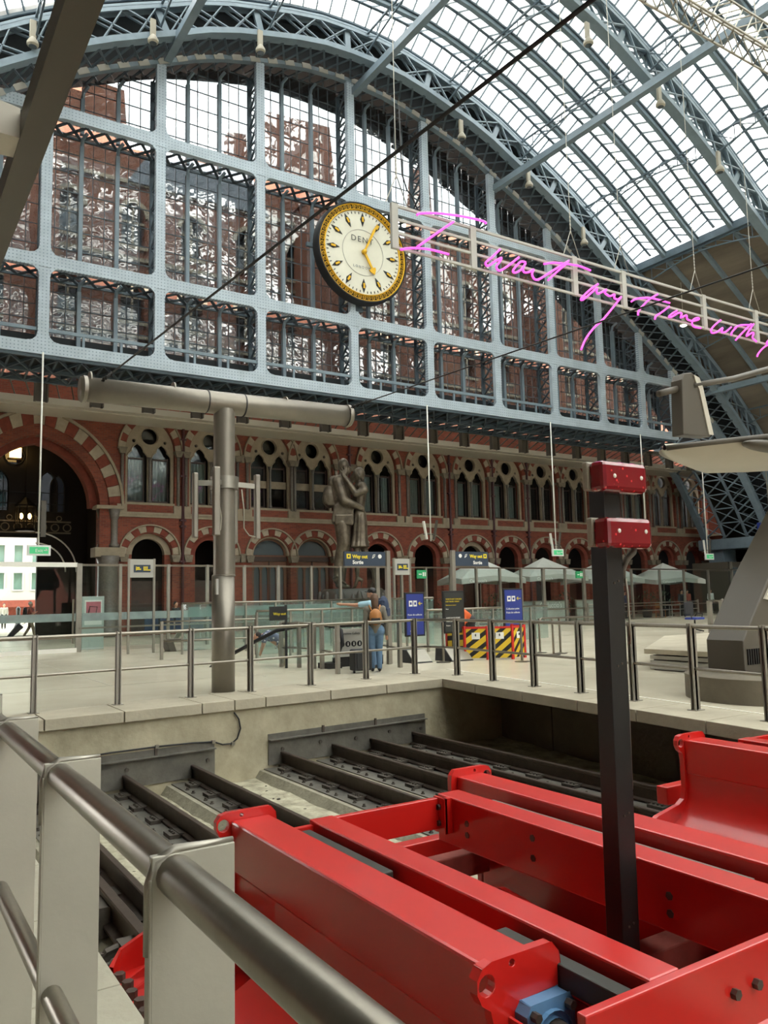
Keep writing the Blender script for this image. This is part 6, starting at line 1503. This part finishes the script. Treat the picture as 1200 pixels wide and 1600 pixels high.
def pack(mt, mt2, w, d, h, z):
    def f(t, s, g):
        c = M(); y = .085*s+d/2; c.ell((0, y, z), (w/2, d/2, h/2), 14, 10); c.box((-w*.42, y-d*.4, z-h*.42), (w*.42, y+d*.3, z+h*.3)); c.build('backpack', mt, t, remesh=.014)
        c = M().box((-w*.36, y+d*.28, z-h*.42), (w*.36, y+d*.52, z-h*.05)); c.build('backpack_pocket', mt2, t, bevel=.02)
        m = M()
        for q in (-1, 1): m.tube([(q*w*.3, y-d*.3, z+h*.38), (q*.07*s, .0, .845*s), (q*.075*s, -.085*s, .77*s), (q*.09*s, -.02, .66*s), (q*w*.35, y-d*.3, z-h*.3)], .018, 6)
        m.build('backpack_strap', mt, t, smooth=True)
    return f
# facing: local -y is forward; the couple look away from the camera
person('person', (9.62, 15.5, 0), radians(-138), 1.80, 'man in black cap and light blue shirt pointing left, navy backpack', dict(elR=(.10, -.20, .785), wrR=(.08, -.37, .80), elL=(-.13, -.04, .64), wrL=(-.10, -.10, .56), kneeL=(-.06, -.02, .28)), dict(top='shirt_blue', legs='denim', hair='black', sleeve='short'), .014, 'cap', pack('navy', 'navy', .34, .24, .5, 1.36))
person('person', (9.22, 14.75, 0), radians(180-28), 1.66, 'woman with long brown hair, tan backpack and jeans, walking away', dict(ankL=(-.045, .06, .05), kneeL=(-.05, -.01, .28), ankR=(.04, -.03, .045), wrL=(-.15, -.0, .47), elL=(-.15, .02, .63)), dict(top='grey_cloth', legs='denim', hair='hair_brown'), .014, 'long', pack('tan_leather', 'black_rubber', .27, .17, .36, 1.16))
t = thing('suitcase', (8.85, 14.75, 0), 'black wheeled suitcase with its handle out beside the woman', 'suitcase')
M().box((8.62, 14.60, .05), (9.05, 14.86, .50)).build('case', 'charcoal', t, bevel=.04)
M().tube([(8.98, 14.84, .48), (9.05, 14.86, 1.0), (9.13, 14.86, 1.0), (9.06, 14.84, .48)], .01, 6).build('pull_handle', 'steel', t)
for x in (8.67, 9.0): M().cyl((x-.015, 14.73, .03), (x+.015, 14.73, .03), .032, None, 10).build('wheel', 'black', t)
M().box((8.66, 14.58, .1), (9.01, 14.605, .42)).build('front_pocket', 'black_rubber', t, bevel=.01)
person('person', (13.75, 17.2, 0), radians(-75), 1.75, 'worker in an orange jacket bending over behind the hazard barrier', dict(waist=(0, -.06, .58), chest=(0, -.20, .64), neck=(0, -.28, .645), head=(0, -.36, .60), shL=(-.1, -.25, .63), shR=(.1, -.25, .63), elL=(-.12, -.28, .5), elR=(.12, -.28, .5), wrL=(-.08, -.3, .38), wrR=(.08, -.3, .38)), dict(top='orange_cloth', legs='charcoal', hair='zip_white'), .016)
person('person', (8.45, 17.75, -.35), radians(-110), 1.6, 'bending person in a blue spotted dress going down the escalator', dict(waist=(0, -.08, .62), chest=(0, -.20, .67), neck=(0, -.29, .68), head=(0, -.37, .66), shL=(-.1, -.26, .67), shR=(.1, -.26, .67), elL=(-.12, -.28, .54), elR=(.12, -.28, .54), wrL=(-.08, -.32, .43), wrR=(.08, -.32, .43)), dict(top='polka_dots', legs='khaki', hair='hair_dark', sleeve='short'), .018)
person('person', (6.78, 42.75, 0), radians(75), 1.78, 'man in a pink shirt walking right and pulling a suitcase, far left', dict(kneeL=(-.05, -.07, .29), ankL=(-.05, -.12, .05), kneeR=(.05, .03, .29), ankR=(.05, .16, .07), elL=(-.12, -.06, .66), wrL=(-.1, -.14, .7), wrR=(.12, .1, .5)), dict(top='pink_cloth', legs='khaki', hair='zip_white', sleeve='short'), .03, 'short', pack('black', 'black', .3, .2, .45, 1.3))
TX, TY = -1.55, 3.6
t = thing('trolley_case', (7.6, 39.0, 0), 'dark wheeled case pulled behind the man in pink', 'suitcase'); M().prism([(7.25, .1), (7.45, .04), (8.0, .55), (7.75, .75)], 'y', 38.85, 39.15).build('case', 'charcoal', t, bevel=.04); M().tube([(7.9, 39, .65), (8.5, 39.1, .95)], .015, 6).build('pull_handle', 'black', t)
M().cyl((7.35, 38.9, .06), (7.35, 39.1, .06), .06, None, 10).build('wheel', 'black', t)
t.location = (7.6+TX, 39.0+TY, 0)
person('person', (8.1, 62, 0), radians(0), 1.8, 'person in a grey jacket and dark trousers at the far left edge', {}, dict(top='stripe_grey', legs='black', hair='hair_dark'), .035)
person('person', (10.75, 32.7, .0), radians(30), 1.62, 'dark-haired person in a black vest top behind the left glass screen', dict(kneeL=(-.05, -.2, .30), kneeR=(.05, -.2, .30), hipL=(-.05, 0, .38)), dict(top='black', legs='stripe_grey', hair='hair_dark', sleeve='none'), .03)
def guest(x, y, top, hair, lab):
    person('person', (x, y, 0), radians(random.uniform(-40, 40)), 1.7, lab, dict(), dict(top=top, legs='charcoal', hair=hair), .04)
guest(44.2, 33.3, 'charcoal', 'hair_dark', 'leftmost cafe guest in dark clothes, near the blue leg'); guest(46.4, 35.0, 'stripe_grey', 'hair_brown', 'cafe guest in grey left of the blue column'); guest(47.6, 35.4, 'pink_cloth', 'hair_dark', 'cafe guest in muted red beside the blue column'); guest(49.9, 35.2, 'white', 'hair_brown', 'cafe guest in white, rightmost'); guest(38.9, 33.4, 'navy', 'hair_dark', 'cafe guest in navy behind the glass right of the black post')
# ------------------------------------------------------------------ bronze couple
t = thing('bronze_statue', (0, 0, 0), 'colossal bronze statue of an embracing man and woman on a dark plinth', 'statue')
k = .00492
def S(cx_, cy_, d=0): return V(((cx_-330)*k, d, (1475-cy_)*k))
m = M()
m.ell(S(303, 168, 0), (.30, .36, .40), 18, 14); m.ell(S(352, 215, 0), (.15, .2, .26), 12, 8); m.ell(S(383, 205, 0), (.07, .06, .1), 8, 6); m.ell(S(318, 190, -.36), (.07, .05, .1), 10, 6); m.ell(S(372, 240, 0), (.09, .1, .07), 8, 6)
m.limb([S(290, 300), S(310, 215)], [.27, .24]); m.limb([S(250, 380), S(265, 480), S(280, 620), S(285, 720)], [.52, .55, .47, .48], 16)
m.limb([S(215, 350, 0), S(310, 350, 0)], [.40, .34]); m.limb([S(245, 340, -.45), S(245, 340, .45)], [.30, .30])
m.limb([S(240, 350, -.5), S(300, 560, -.62), S(400, 600, -.55), S(485, 640, -.35)], [.27, .24, .20, .15])
m.limb([S(240, 350, .5), S(330, 520, .6), S(470, 560, .5)], [.26, .22, .15])
for f in range(4): m.limb([S(478, 618+14*f, -.4), S(512, 624+15*f, -.2)], [.05, .04], 7)
m.limb([S(470, 620, -.45), S(480, 600, -.35)], [.05, .04], 7)
m.prism([((170-330)*k, (1475-780)*k), ((200-330)*k, (1475-600)*k), ((300-330)*k, (1475-560)*k), ((400-330)*k, (1475-640)*k), ((405-330)*k, (1475-805)*k)], 'y', -.52, .45)
m.ell(S(285, 740), (.58, .56, .5), 16, 10)
m.limb([S(280, 790, -.22), S(295, 1000, -.26), S(240, 1180, -.24), S(225, 1380, -.24)], [.42, .36, .26, .25], 14)
m.limb([S(290, 790, .25), S(310, 1000, .26), S(285, 1180, .26), S(255, 1390, .26)], [.42, .33, .24, .24], 14)
for a, b in ((200, 1370), (215, 1400), (235, 1415)): m.tube([S(a-30, b, -.4), S(a+20, b-25, -.52), S(a+80, b+10, -.42)], .05, 6)
m.limb([S(235, 1430, -.25), S(330, 1455, -.3)], [.20, .11]); m.limb([S(250, 1430, .25), S(340, 1455, .25)], [.18, .1])
for i in range(7): m.limb([S(300+12*i, 420+28*i, -.72+.02*i), S(260+14*i, 470+20*i, -.80+.03*i)], [.03, .02], 6)
m.build('man_figure', 'bronze', t, remesh=.042)
m = M()
m.ell(S(455, 275), (.29, .33, .36), 18, 14); m.ell(S(412, 295), (.16, .2, .24), 12, 8); m.ell(S(375, 300), (.06, .06, .08), 8, 6); m.ell(S(385, 325), (.06, .08, .05), 8, 6); m.ell(S(400, 345), (.1, .12, .09), 8, 6); m.ell(S(470, 300, -.30), (.06, .05, .09), 8, 6)
m.limb([S(480, 370), S(455, 310)], [.2, .2]); m.limb([S(475, 420), S(465, 500), S(460, 620), S(465, 700)], [.38, .38, .30, .36], 14)
m.limb([S(485, 400, -.35), S(485, 400, .35)], [.24, .24])
m.limb([S(500, 400, -.42), S(520, 450, -.55), S(430, 490, -.62), S(330, 330, -.52), S(300, 290, -.46)], [.22, .21, .17, .13, .10])
m.limb([S(500, 400, .42), S(440, 480, .6), S(300, 350, .5)], [.2, .17, .12])
for f in range(4): m.limb([S(300+12*f, 285-8*f, -.46), S(270+22*f, 235-14*f, -.44), S(262+24*f, 212-10*f, -.42)], [.045, .04, .03], 7)
m.limb([S(300, 300, -.46), S(325, 320, -.46)], [.045, .035], 7)
m.limb([S(225, 300, -.42), S(215, 235, -.40)], [.08, .04], 7); m.limb([S(240, 290, -.44), S(238, 225, -.42)], [.05, .03], 7)
sk = []
for z_, r0, xc in ((700, .36, 465), (800, .42, 465), (900, .44, 460), (980, .50, 455), (1045, .62, 450)):
    c = S(xc, z_); sk.append([(c.x+(r0+.05*sin(i*1.9))*cos(2*pi*i/28)*.92, (r0+.05*sin(i*1.9))*sin(2*pi*i/28), c.z) for i in range(28)])
vs = [p for r_ in sk for p in r_]; fs = [(i*28+j, i*28+(j+1) % 28, (i+1)*28+(j+1) % 28, (i+1)*28+j) for i in range(4) for j in range(28)]+[tuple(range(27, -1, -1)), tuple(4*28+j for j in range(28))]
m.add(vs, fs)
m.limb([S(430, 1040, -.12), S(428, 1200, -.14), S(430, 1360, -.14)], [.19, .17, .09]); m.limb([S(430, 1370, -.14), S(475, 1390, -.14)], [.1, .1]); m.limb([S(430, 1370, -.14), S(405, 1455, -.14), S(385, 1465, -.14)], [.10, .09, .06]); m.limb([S(478, 1395, -.14), S(468, 1472, -.14)], [.05, .03])
m.limb([S(500, 1040, .2), S(560, 1210, .2), S(605, 1280, .2), S(612, 1400, .2)], [.19, .18, .15, .11]); m.limb([S(612, 1400, .2), S(570, 1465, .2)], [.12, .1]); m.limb([S(616, 1400, .2), S(620, 1470, .2)], [.08, .06])
m.build('woman_figure', 'bronze', t, remesh=.042)
m = M(); m.ell(S(150, 500, 0), (.36, .42, .62), 16, 12); m.ell(S(195, 370, 0), (.28, .4, .32), 14, 10); m.ell(S(115, 530, -.1), (.22, .3, .34), 12, 8); m.limb([S(100, 480, -.2), S(98, 560, -.2)], [.08, .08]); m.box(((150-330)*k-.1, -.35, (1475-600)*k), ((230-330)*k, .35, (1475-400)*k))
m.tube([S(190, 330, -.3), S(235, 300, -.45), S(300, 380, -.62), S(270, 470, -.62), S(210, 560, -.45)], .06, 8)
m.build('backpack', 'bronze', t, remesh=.04)
m = M(); m.ell(S(470, 262, .02), (.31, .35, .37), 16, 12); m.ell(S(500, 320, 0), (.12, .25, .28), 12, 8); m.build('hair', 'bronze', t, remesh=.04)
M().prism([((205-330)*k, (1475-805)*k-.02), ((395-330)*k, (1475-815)*k-.02), ((395-330)*k, (1475-700)*k), ((205-330)*k, (1475-700)*k)], 'y', -.60, .52).build('coat_skirt', 'bronze', t, bevel=.08)
pm = M(); n = 40
pr = [(1.75, -2.05), (1.75, -.5), (1.68, -.3), (1.6, -.1), (1.5, 0.0)]
pm.lathe(pr, (.25, 0, -.01), 40)
for i in range(36):
    a = 2*pi*i/36; pm.ell((.25+1.72*cos(a), 1.72*sin(a), -.75+.25*sin(i*2.1)), (.18, .18, .45), 7, 5)
pm.build('plinth', 'plinth_stone', t, smooth=True)
t.location = (20.85, 35.9, 2.09); t.rotation_euler.z = radians(-30)
# ------------------------------------------------------------------ small lights in the hotel windows
for x, z, lab in ((27.0, 3.2, 'warm lantern on the brick wall behind the pointing man'), (54.8, 7.2, 'warm lantern glowing in a dark upper window at the right')):
    t = thing('wall_lamp', (x, 39.6, z), lab, 'lamp'); M().lathe([(.08, 0), (.14, .1), (.14, .35), (.03, .5)], (x, 39.7, z), 8).build('lamp_cage', 'gold_dark', t); M().ell((x, 39.52, z+.22), (.1, .06, .12), 10, 6).build('bulb', 'lamp_warm', t)
    M().box((x-.03, 39.7, z+.2), (x+.03, 40.0, z+.26)).build('wall_arm', 'gold_dark', t)
